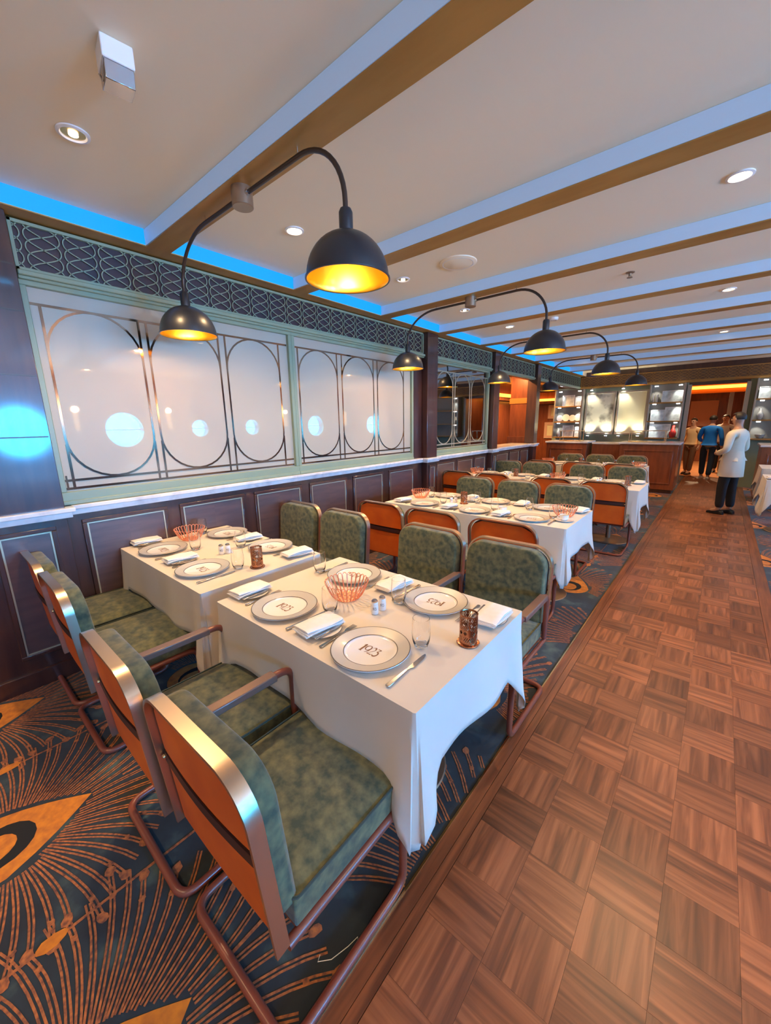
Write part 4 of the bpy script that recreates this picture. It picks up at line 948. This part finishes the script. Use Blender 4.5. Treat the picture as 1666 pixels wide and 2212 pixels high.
def person(loc, rz, H, label, skin, top, bottom, shoe, armL, armR, stride=.0, long_top=.0, hair='hair'):
    """local frame: faces +y; x to its right. arms: lists of (shoulder), elbow, wrist, handdir"""
    t = empty('person', loc, rz, label, 'person'); k = H/1.75
    def S_(p): return (p[0]*k, p[1]*k, p[2]*k)
    lf = {-1: (-.10, stride, .09), 1: (.10, -stride, .09)}
    P = [(0, 0, .98), (0, 0, 1.12), (0, .0, 1.28), (0, -.01, 1.43), (0, .0, 1.52), (0, .02, 1.60), (0, .025, 1.68), (0, .02, 1.73)]
    Rr = [(.15, .11), (.125, .095), (.155, .11), (.11, .08), .052, (.070, .082), (.076, .092), (.052, .065)]
    E = [(0, 1), (1, 2), (2, 3), (3, 4), (4, 5), (5, 6), (6, 7)]
    joints = {}
    for s in (-1, 1):
        b = len(P); fx, fy, fz = lf[s]
        P += [(s*.095, 0, .88), (s*.105, (fy)*.5+.02, .50), (fx, fy, fz), (fx+s*.01, fy+.13, .035)]; Rr += [(.085, .09), .058, .042, (.042, .028)]
        E += [(0, b), (b, b+1), (b+1, b+2), (b+2, b+3)]; joints[('leg', s)] = b
        A = armL if s < 0 else armR; b = len(P); P += [(s*.185, -.01, 1.41), A[0], A[1]]; Rr += [.052, .039, .028]; E += [(3, b), (b, b+1), (b+1, b+2)]; joints[('arm', s)] = b
        # palm and fingers
        w_ = Vector(A[1]); d = Vector(A[2]).normalized(); sd = Vector(A[3]).normalized(); nrm = d.cross(sd).normalized(); pb = len(P)
        P += [tuple(w_+d*.045), tuple(w_+d*.085)]; Rr += [(.036, .018), (.038, .016)]; E += [(b+2, pb), (pb, pb+1)]
        for q in range(4):
            base = w_+d*.095+sd*(.028-.019*q); L = (.062, .072, .068, .052)[q]; fb = len(P)
            P += [tuple(base), tuple(base+d*L*.55+nrm*.012), tuple(base+d*L*.85+nrm*.032)]; Rr += [.0095, .0085, .0075]; E += [(pb+1, fb), (fb, fb+1), (fb+1, fb+2)]
        fb = len(P); P += [tuple(w_+d*.045+sd*.036), tuple(w_+d*.075+sd*.062), tuple(w_+d*.10+sd*.066)]; Rr += [.012, .010, .008]; E += [(pb, fb), (fb, fb+1), (fb+1, fb+2)]
    skin_mesh('body', [S_(p) for p in P], E, [tuple(a*k for a in (r if isinstance(r, tuple) else (r, r))) for r in Rr], skin, t)
    hd = lambda *p: S_(p)
    for s in (-1, 1):
        G().lathe([(0, -.011), (.008, -.008), (.011, 0), (.008, .008), (0, .011)], 10, S_((s*.031, .098, 1.665))).build('eye', 'print_dark', t)
        G().lathe([(0, -.022), (.012, -.018), (.016, 0), (.012, .02), (0, .024)], 10, S_((s*.079, .02, 1.655))).build('ear', skin, t)
    G().prism([(-.012, 1.628*1), (.012, 1.628), (.004, 1.668), (-.004, 1.668)], .095, .125, 'y').xf(Matrix.Scale(k, 4)).build('nose', skin, t, bevel=.005)
    G().box(-.024*k, .095*k, 1.598*k, .024*k, .104*k, 1.608*k).build('mouth', 'red_wood', t, bevel=.003)
    # hair cap
    g = G(); prof = []; n = 24; vs = []; fs = []
    for j in range(9):
        el = PI/2*(1-j/8*1.25)
        for i in range(n):
            a = 2*PI*i/n; f = math.sin(a); cut = 0 if f < .2 else (f-.2)*.09
            rr = math.cos(el); z = 1.682+.093*math.sin(el)
            if j >= 5 and f > .2: z = max(z, 1.655+cut); rr *= .78
            vs.append(S_((.090*rr*math.cos(a), .018+.106*rr*math.sin(a), z)))
    for j in range(8):
        for i in range(n):
            if j >= 4 and math.sin(2*PI*(i+.5)/n) > .35: continue
            fs.append((j*n+i, j*n+(i+1) % n, (j+1)*n+(i+1) % n, (j+1)*n+i))
    g.add(vs, fs, True).build('hair', hair, t)
    # clothing over the body
    lt = long_top; tp = [(0, 0, .96), (0, 0, 1.10), (0, 0, 1.28), (0, -.01, 1.42), (0, 0, 1.485)]; tr = [(.165, .128), (.165, .130), (.180, .132), (.130, .095), (.068, .062)]; te = [(0, 1), (1, 2), (2, 3), (3, 4)]
    for s in (-1, 1):
        A = armL if s < 0 else armR; b = len(tp); e = Vector(A[0]); w_ = Vector(A[1]); c = e+(w_-e)*.86
        tp += [(s*.19, -.01, 1.405), A[0], tuple(c)]; tr += [.073, .056, .046]; te += [(3, b), (b, b+1), (b+1, b+2)]
    skin_mesh('jacket' if lt else 'shirt', [S_(p) for p in tp], te, [tuple(a*k for a in (r if isinstance(r, tuple) else (r, r))) for r in tr], top, t, 1)
    if lt:
        g = G(); n = 28; lv = [(1.12, .158, .122), (1.04, .176, .140), (.98, .188, .152), (.90, .196, .160), (.80, .203, .165), (.98-lt, .210, .170), (.985-lt, .202, .162), (.80, .194, .156), (.98, .178, .142)]; vs = []; fs = []
        for (z, a, b) in lv:
            for i in range(n):
                th_ = 2*PI*i/n; q = 1+.02*math.sin(5*th_)*(1.06-z); vs.append((a*math.cos(th_)*q*k, b*math.sin(th_)*q*k, z*k))
        for j in range(len(lv)-1):
            for i in range(n): fs.append((j*n+i, j*n+(i+1) % n, (j+1)*n+(i+1) % n, (j+1)*n+i))
        g.add(vs, fs, True).build('jacket_skirt', top, t)
    bp = [(0, 0, .98)]; br = [(.120, .090)]; be = []
    for s in (-1, 1):
        b = len(bp); fx, fy, fz = lf[s]; bp += [(s*.10, 0, .86), (s*.108, fy*.5+.02, .50), (fx, fy, .10)]; br += [(.100, .098), .080, .066]; be += [(0, b), (b, b+1), (b+1, b+2)]
    skin_mesh('trousers', [S_(p) for p in bp], be, [tuple(a*k for a in (r if isinstance(r, tuple) else (r, r))) for r in br], bottom, t)
    for s in (-1, 1):
        fx, fy, fz = lf[s]; g = G(); vs = []; fs = []; prof = [(-.075, .030, .055), (-.06, .040, .075), (0, .042, .085), (.06, .046, .070), (.12, .048, .055), (.165, .038, .042), (.185, .015, .03)]
        for (yy, hw, hh) in prof: vs += [((fx+hw*c)*k, (fy+yy)*k, (.001+hh*z)*k) for c, z in ((-.9, 0), (-1, .35), (-.7, .85), (0, 1), (.7, .85), (1, .35), (.9, 0))]
        for j in range(len(prof)-1): 
            for i in range(7): fs.append((j*7+i, j*7+(i+1) % 7, (j+1)*7+(i+1) % 7, (j+1)*7+i))
        fs += [tuple(range(7)), tuple(6*7+i for i in range(7))]; g.add(vs, fs, True).build('shoe', shoe, t)
    return t
# server in a cream jacket standing in the aisle, seen from behind, forearm across
person((.205, 8.62, .001), math.radians(62), 1.66, 'man in cream jacket and black trousers standing in the aisle', 'skin', 'jacket_cream', 'trousers_black', 'shoe_black',
       ((-.27, -.02, 1.14), (-.13, .20, 1.06), (.9, .3, .0), (0, .3, 1)), ((.27, -.03, 1.14), (.20, .20, 1.07), (-.9, .3, 0), (0, .3, 1)), .03, .30)
pp = person((-.20, 13.45, .001), math.radians(-12), 1.64, 'person in bright blue shirt and dark trousers at the end of the aisle', 'skin_light', 'shirt_blue', 'jeans_navy', 'shoe_white',
       ((-.26, .02, 1.15), (-.22, .20, 1.03), (.3, .9, 0), (.9, -.3, 0)), ((.26, -.02, 1.14), (.27, .06, .90), (0, .2, -1), (0, 1, 0)), .10)
person((-.62, 14.35, .001), math.radians(150), 1.58, 'person in sand-coloured shirt and brown trousers behind the blue shirt', 'skin_light', 'shirt_sand', 'trousers_brown', 'shoe_black',
       ((-.26, .0, 1.14), (-.27, .06, .90), (0, .2, -1), (0, 1, 0)), ((.26, -.02, 1.14), (.27, .06, .90), (0, .2, -1), (0, 1, 0)), .08)
person((.06, 15.2, .001), math.radians(170), 1.66, 'person in grey top standing farthest back in the hall', 'skin', 'grey_top', 'trousers_black', 'shoe_black',
       ((-.26, .0, 1.14), (-.27, .06, .90), (0, .2, -1), (0, 1, 0)), ((.26, -.02, 1.14), (.27, .06, .90), (0, .2, -1), (0, 1, 0)), .05)
